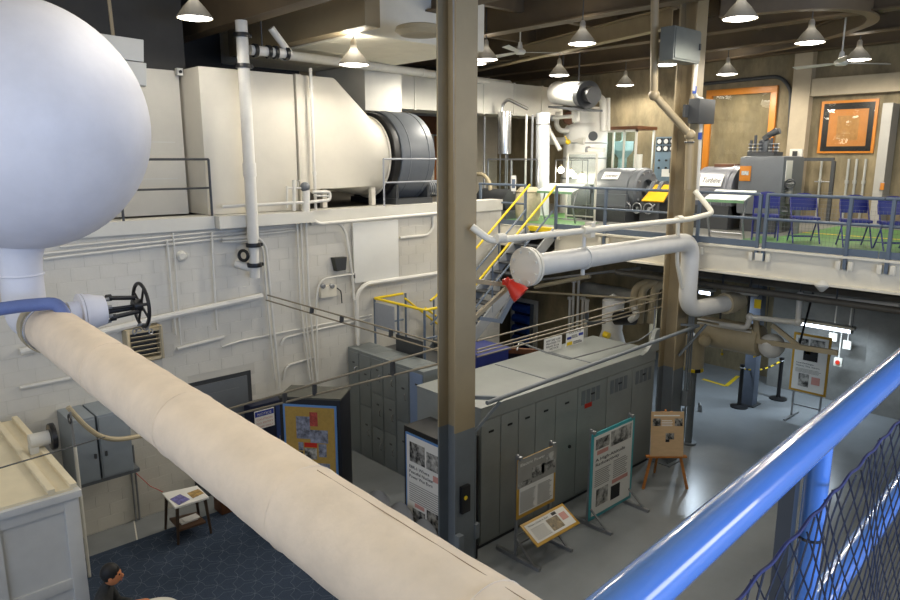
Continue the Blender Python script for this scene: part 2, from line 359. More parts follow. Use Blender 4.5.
# ---------------------------------------------------------------- foreground: tank, lagged pipe, valve
def bolts(m, o, d, R, r, h, n=8):
    o = Vector(o); d, u, v = basis(d)
    for k in range(n):
        a = 2*math.pi*(k+.5)/n; p = o + (u*math.cos(a)+v*math.sin(a))*R; m.cyl(p, p+d*h, r, n=6)
    return m
RP = .23
PX = lambda y: 1.70-.0081*(y-5)
PZ = lambda y: 4.073+.0275*(y-5)
XP, ZP = PX(7.7), PZ(7.7)
TC = Vector((1.72, 8.25, 6.12)); TR = 1.245
tk = empty('storage_tank', (TC.x, TC.y, 4.2), 'huge white round tank at the upper left above the cream pipe', 'tank')
m = MB(); m.ball(TC, TR, 64, 40)
for i, v in enumerate(m.v):                            # shallow dents
    for (dx, dz) in ((.62, .1), (.15, .28), (-.1, .2)):
        c = TC + (RT*dx - fh*1.0 + ZZ*dz).normalized()*TR
        d = (v-c).length
        if d < .12: m.v[i] = v + (TC-v).normalized()*.012*(1-d/.12)
m.build('shell', M_tank, tk, ang=80)
NX_ = TC.x-.12
MB().lathe((NX_, TC.y, 4.28), (0, 0, 1), [(.20, 0), (.20, .35), (.21, .5), (.26, .66), (.36, .78)], 40).build('neck', M_tank, tk, ang=60)
MB().torus((NX_, TC.y, 4.62), (0, 0, 1), .205, .012, 32, 6).build('weld_band', M_tank, tk)
# lagged pipe
lp = empty('lagged_pipe', (XP, 4.0, 3.7), 'thick cream canvas-wrapped pipe crossing the foreground diagonally', 'pipe')
m = MB(); n = 48; ys = [0.3+i*.06 for i in range(124)]
vs = []
for y in ys:
    for k in range(n):
        a = 2*math.pi*k/n
        w = .0018*math.sin(9*y+3*math.sin(a))*math.sin(2*a+y*2) + .0012*math.sin(23*y+5*a)
        seam = sum(.005*math.exp(-((y-s)/.03)**2) for s in (1.65, 2.95, 4.4, 5.9))
        r = RP + w + seam
        vs.append((PX(y) + r*math.cos(a), y, PZ(y) + r*math.sin(a)))
fs = [(i*n+k, i*n+(k+1) % n, (i+1)*n+(k+1) % n, (i+1)*n+k) for i in range(len(ys)-1) for k in range(n)]
fs += [tuple(reversed(range(n))), tuple((len(ys)-1)*n+k for k in range(n))]
m.add(vs, fs).build('canvas_wrap', M_cream, lp, ang=60)
for s in (1.65, 2.95, 4.4, 5.9): MB().torus((PX(s), s, PZ(s)), (0, 1, 0), RP+.004, .002, 40, 6).build('wrap_seam', M_cream, lp)
MB().cyl((XP, 7.66, ZP), (XP, 7.80, ZP), RP+.035, n=40).build('end_flange', M_tanpaint, lp, bev=.006)
MB().torus((XP, 7.62, ZP), (0, 1, 0), RP+.01, .014, 40, 6).build('metal_band', M_silver, lp)
p = at(62, 300, D=6.7)
m = MB().bar((PX(1)+.045, 1.0, PZ(1)+RP-.004), (PX(2.9)+.045, 2.9, PZ(2.9)+RP-.004), .003, .002).build('lap_joint', mat('joint_brown', (150, 126, 98), .8), lp)
# elbow between neck and pipe
MB().tube([(NX_, TC.y, 4.45), (NX_, TC.y, ZP+.02), (XP, 7.80, ZP)], .198, 28, bend=.3).build('elbow_pipe', M_tank, lp)
# small blue-grey branch
mb = MB().tube([(0.6, 7.45, 4.42), (1.45, 7.45, 4.44), (1.70, 7.36, 4.44), (1.74, 7.30, 4.30)], .062, 16, bend=.14)
mb.build('branch_pipe', mat('blue_grey_lagging', (96, 112, 160), .6, var=.08, scale=8, bump=.2, bscale=30), label='blue-grey lagged branch pipe curving into the cream pipe', cat='pipe')
# gate valve: axis along +X beside the pipe end
V0 = Vector((XP+.19, 7.72, 4.24))
gv = empty('gate_valve', V0, 'white gate valve with black yoke bars and black handwheel', 'valve')
MB().cyl(V0+Vector((.0,0,0)), V0+Vector((.16,0,0)), .13, n=28).build('body', M_tank, gv)
MB().cyl(V0+Vector((.10,0,0)), V0+Vector((.125,0,0)), .20, n=28).cyl(V0+Vector((.13,0,0)), V0+Vector((.155,0,0)), .20, n=28).build('bonnet_flange', M_tank, gv, bev=.006)
MB().lathe(V0, (1, 0, 0), [(.19, .155), (.185, .22), (.165, .28), (.155, .34), (0, .341)], 28).build('bonnet', M_tank, gv)
for k in range(8):
    a = 2*math.pi*(k+.5)/8; p = V0+Vector((.335, .125*math.cos(a), .125*math.sin(a))); MB().cyl(p, p+Vector((.05, 0, 0)), .022, n=6).build('nut', M_steel, gv)
wh = V0 + Vector((.72, 0, 0))
for k in range(3):
    a = math.radians(95+120*k); e = Vector((0, math.cos(a), math.sin(a)))
    MB().cyl(V0+Vector((.37,0,0))+e*.125, V0+Vector((.66,0,0))+e*.09, .024, n=10).cyl(V0+Vector((.37,0,0))+e*.125, V0+Vector((.42,0,0))+e*.125, .036, n=10).build('yoke_bar', M_black, gv)
MB().cyl(V0+Vector((.34,0,0)), V0+Vector((.80,0,0)), .018, n=10).cyl(V0+Vector((.63,0,0)), V0+Vector((.72,0,0)), .07, n=16).build('stem', M_black, gv)
hw = MB().torus(wh, (1, 0, 0), .235, .020, 36, 8).build('handwheel', M_black, gv)
for k in range(4):
    a = math.radians(30+90*k); e = Vector((0, math.cos(a), math.sin(a)))
    MB().cyl(wh, wh+e*.235, .014, n=8).build('spoke', M_black, hw)
m = MB()
random.seed(3)
cp = wh+Vector((.0, 0, -.22))
for k in range(9): m.torus(cp+Vector((random.uniform(-.09, .09), random.uniform(-.03, .03), random.uniform(-.1, .03))), (random.uniform(-1, 1), random.uniform(-1, 1), random.uniform(-1, 1)), .028, .008, 10, 5)
m.build('lock_chain', M_steel, gv)
# white insulation block and its hanger rod behind the tank
bp = at(132, 62, Y=9.6)
ib = empty('insulation_block', bp+Vector((0, 0, -.25)), 'white insulation block on a hanger rod right of the tank', 'insulation')
M4 = Matrix.Translation(bp) @ Matrix.Rotation(math.radians(-12), 4, 'Z') @ Matrix.Rotation(math.radians(4), 4, 'Y')
MB(M4).cb((-.15, 0, .14), (.55, .22, .27)).build('upper_half', M_white, ib, bev=.01)
MB(M4).cb((-.12, 0, -.145), (.55, .22, .28)).build('lower_half', M_white, ib, bev=.01)
MB().cyl(bp+Vector((-.2, 0, .2)), (bp.x-.24, bp.y, ZC), .022, n=8).build('hanger_rod', M_beige, ib)

# ---------------------------------------------------------------- blue guard railing and safety net
YR = .47
RY = lambda x: .387+.0577*x
br = empty('guard_railing', (1.5, YR, 4.22), 'shiny blue tubular guard railing in the right foreground', 'railing')
MB().cyl((.1, RY(.1), 5.25), (3.4, RY(3.4), 5.25), .034, n=32).build('top_rail', M_blue, br)
MB().cyl((.1, RY(.1), 4.80), (3.4, RY(3.4), 4.80), .03, n=24).build('mid_rail', M_blue, br)
for xp in (at(822, 440, Y=YR).x, 3.1):
    MB().cyl((xp, RY(xp), 4.22), (xp, RY(xp), 5.25), .024, n=24).build('post', M_blue, br)
    MB().torus((xp, RY(xp), 5.02), (0, 0, 1), .026, .003, 20, 6).build('post_collar', M_black, br)
xp = at(811, 455, Y=YR).x
MB().box((xp-.012, RY(xp)+.02, 4.22), (xp+.012, RY(xp)+.05, 5.22)).build('post_dark_strip', M_dark, br)  # dark strip beside the post, for its dark left half
# net (on the near side of the rails)
YN = YR-.045
e0, e1 = at(737, 590, Y=YN), at(885, 428, Y=YN)
NX0, NX1 = e0.x-.15, 3.3
def ztop(x): return 5.15 + .004*math.sin(x*50)
m = MB(); stp = .07
def strand(p0, p1):
    d = (p1-p0); L = d.length
    k = max(1, int(L/.09)); prev = None; ring = []
    d = d.normalized(); _, u, v = basis(d)
    vs = []
    for i in range(k+1):
        q = p0.lerp(p1, i/k); q = q + Vector((0, .006*math.sin(q.x*17+q.z*9), 0))
        vs += [q+u*.0019, q+v*.0019, q-u*.0019, q-v*.0019]
    m.add(vs, [(4*i+j, 4*i+(j+1) % 4, 4*i+4+(j+1) % 4, 4*i+4+j) for i in range(k) for j in range(4)])
x = NX0 - 1.6
while x < NX1:
    for sgn in (1, -1):                                 # two families of strands leaning either way
        p = []
        for z in [4.24 + i*.01 for i in range(105)]:
            xx = x + (z-4.24)*.85*sgn + (1.0 if sgn < 0 else 0)
            if NX0 < xx < NX1 and z < ztop(xx): p.append(Vector((xx, RY(xx)-.045, z)))
        if len(p) > 2: strand(p[0], p[-1])
    x += stp
nt_ = m.build('safety_net', mat('black_twine', (20, 22, 40), .7, var=.2, scale=20), label='black safety net laced along the blue railing', cat='net', smooth=False)
m = MB().tube([Vector((NX0+i*.02, RY(NX0+i*.02)-.045, ztop(NX0+i*.02))) for i in range(int((NX1-NX0)/.02))], .0035, 6, bend=.005, seg=1).build('border_rope', mat('navy_rope', (30, 36, 84), .7, var=.3, scale=30), nt_)
m.parent = nt_

# ---------------------------------------------------------------- fan room on the ledge
pl = empty('air_plenum', (6.3, 11.7, 4.86), 'cream air plenum box tapering to the grey fan', 'duct')
YP = YW+.12; zt = 7.24
MB().box((5.0, YP, 4.87), (6.72, 13.6, zt)).build('chamber', M_plen, pl, bev=.01)
MB().box((6.74, YP-.05, 4.87), (6.84, YP+.2, zt+.01)).build('seam_post', M_plen, pl)
# transition box -> round
xs0, xs1 = 6.85, 8.9; cy, cz, rr = 12.15, 5.82, .80
n = 32; rings = []
sq = []
for k in range(n):
    a = 2*math.pi*k/n; ca, sa = math.cos(a), math.sin(a); mx = max(abs(ca), abs(sa))
    sq.append((12.15+ca/mx*.86, 6.24+sa/mx*1.0))
vs = []
for t in [0, .33, .36] + [.36+.64*i/8 for i in range(1, 9)]:
    x = xs0 + (xs1-xs0)*t; k = 0 if t <= .34 else min(1, (t-.34)/.6)
    for j in range(n):
        a = 2*math.pi*j/n; y, z = sq[j]
        vs.append((x, y*(1-k) + (cy+rr*math.cos(a))*k, z*(1-k) + (cz+rr*math.sin(a))*k))
m = MB(); L = len(vs)//n
m.add(vs, [(i*n+j, i*n+(j+1) % n, (i+1)*n+(j+1) % n, (i+1)*n+j) for i in range(L-1) for j in range(n)] + [tuple(reversed(range(n)))])
m.build('transition_cone', M_plen, pl, ang=40)
MB().torus((8.86, cy, cz), (1, 0, 0), rr+.01, .03, 40, 8).build('rim', M_plen, pl)
for x in (7.4, 8.55): MB().box((x-.05, 11.5, 4.87), (x+.05, 11.6, 5.22)).build('support_post', M_plen, pl)
fn = empty('blower_fan', (9.4, cy, 4.86), 'grey drum-shaped blower fan beside the cream plenum', 'fan')
MB().cyl((8.93, cy, cz), (9.08, cy, cz), rr+.10, n=48).build('dark_collar', M_black, fn, bev=.02)
MB().lathe((9.09, cy, cz), (1, 0, 0), [(0, 0), (rr+.12, 0), (rr+.14, .03), (rr+.14, .86), (rr+.1, .9), (0, .9)], 48).build('drum', M_grey, fn)
for x in (9.3, 9.8): MB().torus((x, cy, cz), (1, 0, 0), rr+.14, .012, 48, 6).build('drum_seam', M_grey, fn)
MB().box((9.0, cy-.8, 4.86), (10.0, cy+.8, 4.98)).box((9.05, cy-.75, 4.98), (9.12, cy+.75, 5.25)).box((9.9, cy-.75, 4.98), (9.96, cy+.75, 5.25)).build('bedplate', M_dark, fn)
MB().cyl((10.02, cy-.5, 5.15), (10.42, cy-.5, 5.15), .17, n=20).build('motor', M_grey, fn)
for k in range(6): MB().torus((10.06+k*.06, cy-.5, 5.15), (1, 0, 0), .17, .012, 20, 5).build('cooling_fin', M_dark, fn)
# outlet duct and long rectangular duct
DZ = at(425, 110, Y=13.6).z
du = empty('white_duct', (11, 13.2, 6.6), 'white rectangular duct rising from the grey fan', 'duct')
MB().box((9.2, 12.6, 6.8), (10.2, 14.5, 7.75)).build('riser', M_white, du, bev=.01)
MB().box((10.21, 13.6, DZ), (17.2, 14.5, DZ+.85)).build('run', M_white, du, bev=.01)
for x in (11.4, 12.6, 13.8, 15.0, 16.2): MB().box((x, 13.58, DZ-.02), (x+.05, 14.52, DZ+.87)).build('duct_flange', M_white, du)
# dark curved duct behind
MB().tube([(11.6, 15.2, 4.85), (11.6, 15.2, 7.0), (11.8, 15.2, 7.9), (13.6, 15.2, 7.95)], .34, 20, bend=.5).build('curved_duct', M_black, label='black curved duct above the white rectangular duct', cat='duct')
# ring vent below soffit
q = at(420, 30, Z=7.7)
MB().lathe((q.x, q.y, 7.76), (0, 0, -1), [(.30, 0), (.36, .02), (.38, .08), (.30, .14), (.24, .10), (.1, .09), (0, .09)], 28).build('ceiling_diffuser', M_tanpaint, label='round ceiling diffuser under the pale soffit', cat='vent')
# guard rails on the ledge
def ledge_rail(x0, x1, posts, m, zt, label, lo=True):
    e = empty('ledge_railing', ((x0+x1)/2, YW, 4.86), label, 'railing')
    y = YW+.02
    MB().cyl((x0, y, zt), (x1, y, zt), .02, n=10).build('top_rail', m, e)
    MB().cyl((x0, y, zt-.46), (x1, y, zt-.46), .018, n=10).build('mid_rail', m, e)
    for x in posts: MB().cyl((x, y, 4.66), (x, y, zt), .02, n=10).build('post', m, e)
ledge_rail(1.5, at(209, 160, Y=YW).x, [at(123, 210, Y=YW).x, at(209, 160, Y=YW).x], M_dark, 5.78, 'dark pipe railing on the ledge right of the round tank')
x0 = at(384, 160, Y=YW).x; x1 = at(452, 160, Y=YW).x
ledge_rail(x0, x1, [x0, at(438, 160, Y=YW).x, x1], mat('light_grey_rail', (150, 152, 156), .4), 5.78, 'light grey pipe railing in front of the fan')
# big white overhead pipe
pts = [at(285, 55, Y=11.6), at(340, 66, Y=12.3), at(508, 84, Y=14.0)]
wp = empty('overhead_pipe', pts[1], 'long white overhead pipe running under the soffit', 'pipe')
MB().tube([(pts[0].x, pts[0].y, pts[0].z), tuple(pts[2])], .085, 14).build('pipe', M_pipe_white, wp)
for t in (0, .5, 1.0):
    q = pts[0].lerp(pts[2], t); d = (pts[2]-pts[0]).normalized(); MB().cyl(q-d*.05, q+d*.05, .10, n=14).build('coupling', M_pipe_white, wp)
q = pts[0].lerp(pts[2], .72); MB().cyl(q, (q.x, q.y, ZC), .01, n=6).build('hanger', M_dark, wp)
pts2 = [at(508, 86, Y=14.0), at(553, 95, Y=14.4)]
MB().tube(pts2, .10, 14).cyl(pts2[0].lerp(pts2[1], .5)-Vector((0,.05,0)), pts2[0].lerp(pts2[1], .5)+Vector((0, .05, 0)), .13).build('overhead_pipe', M_pipe_white, label='short thicker white pipe joining the horizontal drum', cat='pipe')
# vertical white pipe with black couplings
vp = empty('drain_pipe', (5.57, 10.9, 3.75), 'tall white vertical pipe with black couplings in front of the wall', 'pipe')
MB().cyl((5.57, 10.9, 4.45), (5.57, 10.9, 7.94), .095, n=18).build('upper_pipe', M_pipe_white, vp)
MB().cyl((5.57, 10.9, 5.5), (5.57, 10.9, 5.72), .11, n=18).build('reducer', M_pipe_white, vp)
MB().cyl((5.56, 10.9, 3.80), (5.56, 10.9, 4.45), .085, n=18).cyl((5.56, 10.9, 3.95), (5.33, 11.12, 4.04), .07, n=14).build('lower_pipe', M_pipe_white, vp)
for z in (4.36, 4.02, 7.25, 7.72): MB().cyl((5.565, 10.9, z-.035), (5.565, 10.9, z+.035), .125, n=18).cb((5.70, 10.9, z), (.06, .05, .06)).build('coupling', M_black, vp, bev=.008)
MB().torus((5.4, 10.95, 4.19), (1, .6, 0), .085, .028, 18, 8).build('side_clamp', M_black, vp)
# pipe cluster near the ceiling
pc = empty('pipe_cluster', (6.1, 11.2, 7.3), 'white pipe stubs joined by black couplings under the ceiling', 'pipe')
a, b = at(250, 50, Y=11.0), at(290, 54, Y=11.0)
MB().cyl(a, b, .08, n=14).build('stub', M_pipe_white, pc)
MB().cyl(b, at(271, 28, Y=11.0), .06, n=12).build('stub', M_pipe_white, pc)
MB().cyl(a.lerp(b, .3), (a.lerp(b, .3).x, a.lerp(b, .3).y, ZC), .012, n=6).build('hanger_rod', M_dark, pc)
for t in (.12, .45, .62, .9):
    q = a.lerp(b, t); d = (b-a).normalized(); MB().cyl(q-d*.03, q+d*.03, .11, n=16).build('coupling', M_black, pc)
# thin vertical pipe on the plenum
tp = empty('standpipe', (6.75, YP-.1, 4.87), 'thin cream standpipe climbing the plenum', 'pipe')
MB().cyl((6.95, 11.12, 4.87), (6.95, 11.12, 7.35), .028, n=10).build('pipe', M_pipe_white, tp)
MB().cyl((6.95, 11.12, 5.5), (6.95, 11.12, 5.56), .04, n=10).cyl((6.95, 11.12, 7.0), (6.95, 11.12, 7.05), .04, n=10).build('union', M_pipe_white, tp)
# valve manifold on the ledge
mf = empty('valve_manifold', (7.0, 11.0, 4.86), 'cream valve manifold of bent pipes below the plenum', 'valve')
A = lambda x, y: at(x, y, Y=11.05)
MB().tube([A(222, 206.5), A(310, 202), A(330, 200), A(330, 192), A(312, 192)], .03, 10, bend=.08).build('main_pipe', M_pipe_white, mf)
MB().tube([A(287, 188), A(302, 188)], .018, 8).tube([A(287, 186), A(287, 208)], .02, 8).tube([A(294, 180), A(294, 211)], .035, 10).tube([A(314, 195.5), A(328, 196)], .02, 8).build('branch', M_pipe_white, mf)
MB().cyl(A(306, 190), A(306, 214), .07, n=14).build('riser', M_pipe_white, mf)
MB().ball(A(305, 187), .09, 16, 10).build('gauge_head', M_grey, mf)
MB().cyl(A(298, 182), A(298, 188), .012).cyl(A(298, 181), A(298, 180), .035).build('valve_handle', M_pipe_white, mf)
MB().tube([A(304, 211), A(318, 224), A(440, 213)], .035, 10, bend=.1).build('drain_line', M_pipe_white, mf)
# ---------------------------------------------------------------- fittings on the left wall
G = 'white conduits clipped to the block wall'
def conduit(pts, r, label, y=None, bend=None):
    y = y if y else (YW-.10 if (abs(pts[0][1]-pts[-1][1]) > abs(pts[0][0]-pts[-1][0]) or r > .04) else YW-.032)
    P = [at(a, b, Y=y) for a, b in pts]
    return MB().tube(P, r, 8, bend=bend if bend else .12).build('conduit', M_pipe_white, label=label, cat='conduit', group=G)
conduit([(43, 259), (212, 239.5), (300, 230)], .022, 'lowest of the long white conduits under the ledge left of the drain pipe')
conduit([(43, 254), (212, 236), (303, 227.5)], .018, 'second lowest long white conduit under the ledge left of the drain pipe')
conduit([(60, 247), (212, 232), (300, 224.5)], .018, 'topmost long white conduit just under the ledge')
conduit([(167, 241), (169, 262), (176, 335)], .016, 'white conduit dropping from the ledge bundle left of the wall bell')
conduit([(173, 233), (175, 260), (181, 345)], .014, 'thin white conduit dropping from the ledge just beside the wall bell')
conduit([(212, 232), (213, 262), (217, 330)], .018, 'white conduit dropping behind the pipe railing post')
conduit([(222, 239), (258, 237), (266, 246), (271, 300), (280, 390)], .024, 'outer white conduit bending down right of the drain pipe', bend=.25)
conduit([(222, 242), (256, 240), (263, 248), (267, 300), (275, 380)], .018, 'inner white conduit bending down right of the drain pipe', bend=.25)
conduit([(297, 222), (300, 300), (310, 380)], .018, 'leftmost of the vertical white conduits below the manifold')
conduit([(301, 222), (304, 300), (313, 382)], .018, 'second from left of the vertical white conduits below the manifold')
conduit([(306, 222), (309, 300), (317, 382)], .022, 'third from left of the vertical white conduits below the manifold')
conduit([(311, 224), (340, 223), (346, 233), (352, 272), (354, 300)], .026, 'white conduit arching over the dark loudspeaker box', bend=.3)
conduit([(318, 380), (316, 300), (320, 279), (354, 274)], .018, 'white conduit bending up beside the junction box', bend=.22)
conduit([(440, 273), (365, 284), (356, 295), (358, 345)], .045, 'thick white pipe bending down to the lockers', bend=.28)
conduit([(20, 352), (160, 318), (262, 296)], .055, 'thick white pipe sloping up to the cable bracket', bend=.1)
conduit([(20, 388), (70, 378), (150, 362)], .03, 'white pipe low on the wall behind the cream pipe')
conduit([(177, 349), (224, 337)], .03, 'short white pipe right of the louvred vent')
conduit([(222, 347), (240, 341), (345, 320), (372, 315)], .018, 'long thin white pipe across the wall above the cabinets')
conduit([(281, 345), (284, 338), (320, 329), (372, 318)], .022, 'white pipe bending right above the tan notice kiosk')
conduit([(283, 380), (286, 366), (315, 357)], .022, 'low white pipe bending right above the tan notice kiosk')
conduit([(400, 238), (428, 235), (433, 228), (433, 216)], .03, 'white pipe bending up right of the white panel board', bend=.2)
# details
bell = empty('wall_bell', at(181, 256, Y=YW), 'small round white bell on the block wall', 'bell')
q = at(181, 256, Y=YW); MB().lathe(q, (0, -1, 0), [(0, .07), (.05, .068), (.08, .04), (.085, 0)], 20).build('gong', M_white, bell)
MB().cb(q+Vector((.09, -.02, 0)), (.06, .04, .06)).build('striker_box', M_white, bell, bev=.005)
pb_ = empty('panel_board', at(375, 281, Y=YW), 'large blank white panel board on the block wall', 'board')
a, b = at(353, 223, Y=YW-.08), at(399, 277, Y=YW-.08)
MB().box((a.x, YW-.08, b.z), (b.x, YW-.04, a.z)).build('panel', mat('panel_white', (222, 221, 214), .45, var=.03), pb_, bev=.006)
MB().box((a.x+.06, YW-.04, b.z+.06), (b.x-.06, YW, a.z-.06)).build('back_frame', M_white, pb_)
MB().cb((a.x, YW-.07, b.z+.15), (.03, .03, .1)).build('hinge', M_dark, pb_)
ls = empty('loudspeaker', at(340, 271, Y=YW), 'small dark trapezoid loudspeaker on the block wall', 'loudspeaker')
a, b, c_, d = [at(*p, Y=YW-.12) for p in ((334, 258), (347, 257), (346, 270), (337, 271.5))]
MB().slab([d, c_, b, a], .118).build('cabinet', mat('olive_black', (58, 58, 48), .6), ls, bev=.008)
MB().slab([p*0.9 + (a+b+c_+d)*.025 + Vector((0, -.006, 0)) for p in (d, c_, b, a)], .004).build('grille', M_dark, ls)
jb = empty('junction_box', at(330, 297, Y=YW), 'cream junction box with round knobs under the loudspeaker', 'electrical box')
a, b = at(321, 287, Y=YW-.09), at(337, 296, Y=YW-.09)
MB().box((a.x, YW-.09, b.z), (b.x, YW-.002, a.z)).build('box', M_ivory, jb, bev=.01)
for px_ in (323, 332): q = at(px_, 286, Y=YW-.1); MB().lathe(q, (0, -1, 0), [(.045, -.04), (.05, .02), (.03, .05), (0, .05)], 14).build('knob', M_steel, jb)
MB().tube([at(337, 288, Y=YW-.05), at(341, 291, Y=YW-.06), at(342, 303, Y=YW-.03)], .012, 6).build('cable', M_dark, jb)
lv = empty('louvre_vent', at(146, 360, Y=YW), 'tan louvred vent box on the wall below the handwheel', 'vent')
a, b = at(126, 331, Y=YW-.22), at(165, 358, Y=YW-.22)
fr = MB()
fr.box((a.x, YW-.22, b.z), (a.x+.05, YW-.002, a.z)).box((b.x-.05, YW-.22, b.z), (b.x, YW-.002, a.z)).box((a.x+.05, YW-.22, a.z-.07), (b.x-.05, YW-.002, a.z)).box((a.x+.05, YW-.22, b.z), (b.x-.05, YW-.002, b.z+.05))
fr.build('frame', M_tanpaint, lv, bev=.005)
MB().box((a.x+.05, YW-.05, b.z+.05), (b.x-.05, YW-.02, a.z-.07)).build('back_panel', M_dark, lv)
for k in range(5):
    z = b.z+.09+k*(a.z-b.z-.16)/5
    MB().bar((a.x+.05, YW-.16, z), (b.x-.05, YW-.16, z), .10, .012, up=(0, .5, 1)).build('slat', M_tanpaint, lv)
sc = empty('wall_camera', at(180, 78, Y=11.95), 'tiny white camera high on the cream wall', 'camera')
q = at(179, 72, Y=11.9); MB().cb(q, (.10, .10, .12)).build('housing', M_white, sc, bev=.01)
MB().cyl(q+Vector((0, -.05, 0)), q+Vector((0, -.075, 0)), .025).build('lens', M_black, sc); MB().cyl(q+Vector((0, .05, 0)), (q.x, 12.0, q.z), .015).build('mount', M_dark, sc)
# electrical cabinets
for i, (x0, x1, lab) in enumerate(((76, 102, 'left dark grey electrical cabinet on the lower wall'), (103, 136, 'right dark grey electrical cabinet with two latches on the lower wall'))):
    y = 10.5; zb = at(108, 478, Y=10.5).z; zt_ = at(90, 418, Y=10.5).z
    a = at(x0, 480, Y=y).x; b = at(x1, 475, Y=y).x
    eb = empty('electrical_cabinet', ((a+b)/2, y+.19, zb), lab, 'electrical cabinet')
    MB().box((a+.01, y+.02, zb), (b-.01, YW-.002, zt_)).build('body', mat('cabinet_slate', (136, 144, 150), .45, var=.06), eb, bev=.008)
    MB().box((a+.025, y, zb+.03), (b-.025, y+.018, zt_-.03)).build('door', mat('cabinet_slate', (136, 144, 150)), eb, bev=.006)
    MB().cb((b-.06 if i == 0 else a+.08, y-.012, (zb+zt_)/2-.1), (.03, .024, .07)).build('latch', M_dark, eb)
CZB = at(108, 478, Y=10.5).z
MB().box((2.45, 10.55, CZB-.06), (3.3, 10.9, CZB-.001)).build('cable_trough', M_grey, label='thin grey trough along the bottom of the electrical cabinets', cat='cable tray')
cm = empty('wall_conduit', (3.4, YW-.05, 0), 'pair of thin conduits from floor to the electrical cabinets', 'conduit')
for dx in (0, .06): MB().cyl((3.36+dx, YW-.04, 0), (3.36+dx, YW-.04, 1.3), .016, n=8).build('tube', M_steel, cm)
MB().tube([at(68, 407, Y=10.1), at(84, 425, Y=10.1), at(100, 437, Y=10.2), at(118, 440, Y=10.3), at(146, 435, Y=10.35)], .035, 10, bend=.25).build('bent_pipe', M_tanpaint, label='bent tan pipe in front of the electrical cabinets', cat='pipe')
hv = empty('pipe_stand', at(77, 440, Y=10.0), 'slim grey stand with a hook holding the bent tan pipe', 'stand')
q = at(75, 447, Y=10.0); MB().cyl((q.x, q.y, 0), (q.x, q.y, q.z), .022, n=8).build('leg', M_white, hv)
MB().cyl(q, at(70, 412, Y=10.0), .016, n=8).build('upper_rod', M_steel, hv); MB().torus(at(69.5, 419, Y=10.0), (1, 0, 0), .06, .012, 14, 6).build('hook', M_dark, hv)
# ---------------------------------------------------------------- ground floor, left
hut = empty('instrument_hut', (.9, 9.5, 0), 'white panelled instrument hut with cream roof at the lower left', 'hut')
HX, HY, HZ = 1.88, 8.15, 2.2
M_hut = mat('hut_white', (204, 204, 202), .5, var=.05)
MB().box((-.2, HY+.04, 0), (HX-.04, 11.0, HZ-.1)).build('walls', M_hut, hut)
for x in (HX-.16, .95, -.2): MB().box((x, HY, 0), (x+.15, HY+.04, HZ-.12)).build('stile', M_hut, hut, bev=.006)
for z in (.02, 1.0, HZ-.25): MB().box((-.2, HY+.01, z), (HX-.02, HY+.04, z+.12)).build('cross_rail', M_hut, hut, bev=.004)
for y in (8.2, 9.5, 10.8): MB().box((HX-.04, y, 0), (HX, y+.14, HZ-.12)).build('side_stile', M_hut, hut)
MB().box((-.25, HY-.04, HZ-.11), (HX+.02, 11.0, HZ-.03)).build('cornice', M_hut, hut, bev=.008)
M_roof = mat('hut_roof_cream', (226, 214, 184), .6, var=.06)
MB().box((-.2, HY+.02, HZ-.03), (HX-.05, 10.98, HZ)).build('roof_deck', M_roof, hut)
for x in (HX-.08, HX-.30, .95, .2): MB().box((x, HY, HZ), (x+.07, 10.98, HZ+.05)).build('roof_rib', M_roof, hut, bev=.006)
q = at(49, 437, Z=2.36); wy = q.y
hwd = empty('roof_handwheel', (HX, wy, HZ), 'black disc wheel on a white stub on the hut roof', 'valve')
MB().cyl((q.x-.22, wy, HZ+.16), (q.x, wy, HZ+.16), .09, n=18).cb((q.x-.18, wy, HZ+.05), (.1, .1, .1)).build('stub', M_white, hwd)
MB().cyl((q.x+.005, wy, HZ+.16), (q.x+.07, wy, HZ+.16), .17, n=28).build('disc', M_black, hwd, bev=.02)
# carpet with a woven star pattern
cx0, cx1, cy0, cy1 = 1.9, 6.2, 5.2, 10.55
cp_ = empty('carpet', (4, 8, 0), 'dark blue patterned carpet on the lower floor', 'carpet')
MB().box((cx0, cy0, 0), (cx1, cy1, .003)).build('pile', mat('navy_carpet', (44, 58, 78), .95, var=.25, scale=60, bump=.3, bscale=300), cp_)
m = MB(); s = .30
def line(p, q, wd=.006):
    if all(cx0+.05 < a[0] < cx1-.05 and cy0+.05 < a[1] < cy1-.05 for a in (p, q)):
        d = (Vector(q)-Vector(p)); u = Vector((-d.y, d.x, 0)).normalized()*wd/2; P = Vector((*p, .0036)); Q = Vector((*q, .0036))
        m.add([P-u, Q-u, Q+u, P+u], [(0, 1, 2, 3)])
for j in range(-2, 24):
    for i in range(-4, 22):
        px0 = cx0 + i*s + (j % 2)*s/2; py0 = cy0 + j*s*.866
        for k in range(6):
            a = math.pi/3*k; mid = (px0+math.cos(a)*s*.5 - math.sin(a)*.05, py0+math.sin(a)*s*.5+math.cos(a)*.05)
            line((px0, py0), (px0+math.cos(a)*s*.2, py0+math.sin(a)*s*.2), .007)
            if k < 3:
                line((px0+math.cos(a)*s*.2, py0+math.sin(a)*s*.2), mid); line(mid, (px0+math.cos(a)*s*.8, py0+math.sin(a)*s*.8))
m.build('woven_lines', mat('carpet_line', (88, 98, 112), .95, var=.2, scale=30), cp_, smooth=False, kind='stuff')
struct('trim_floor_joint', MB().bar(at(132, 508, Z=.001), at(138, 545, Z=.001), .02, .002), M_white, label='short white line on the floor beside the carpet')
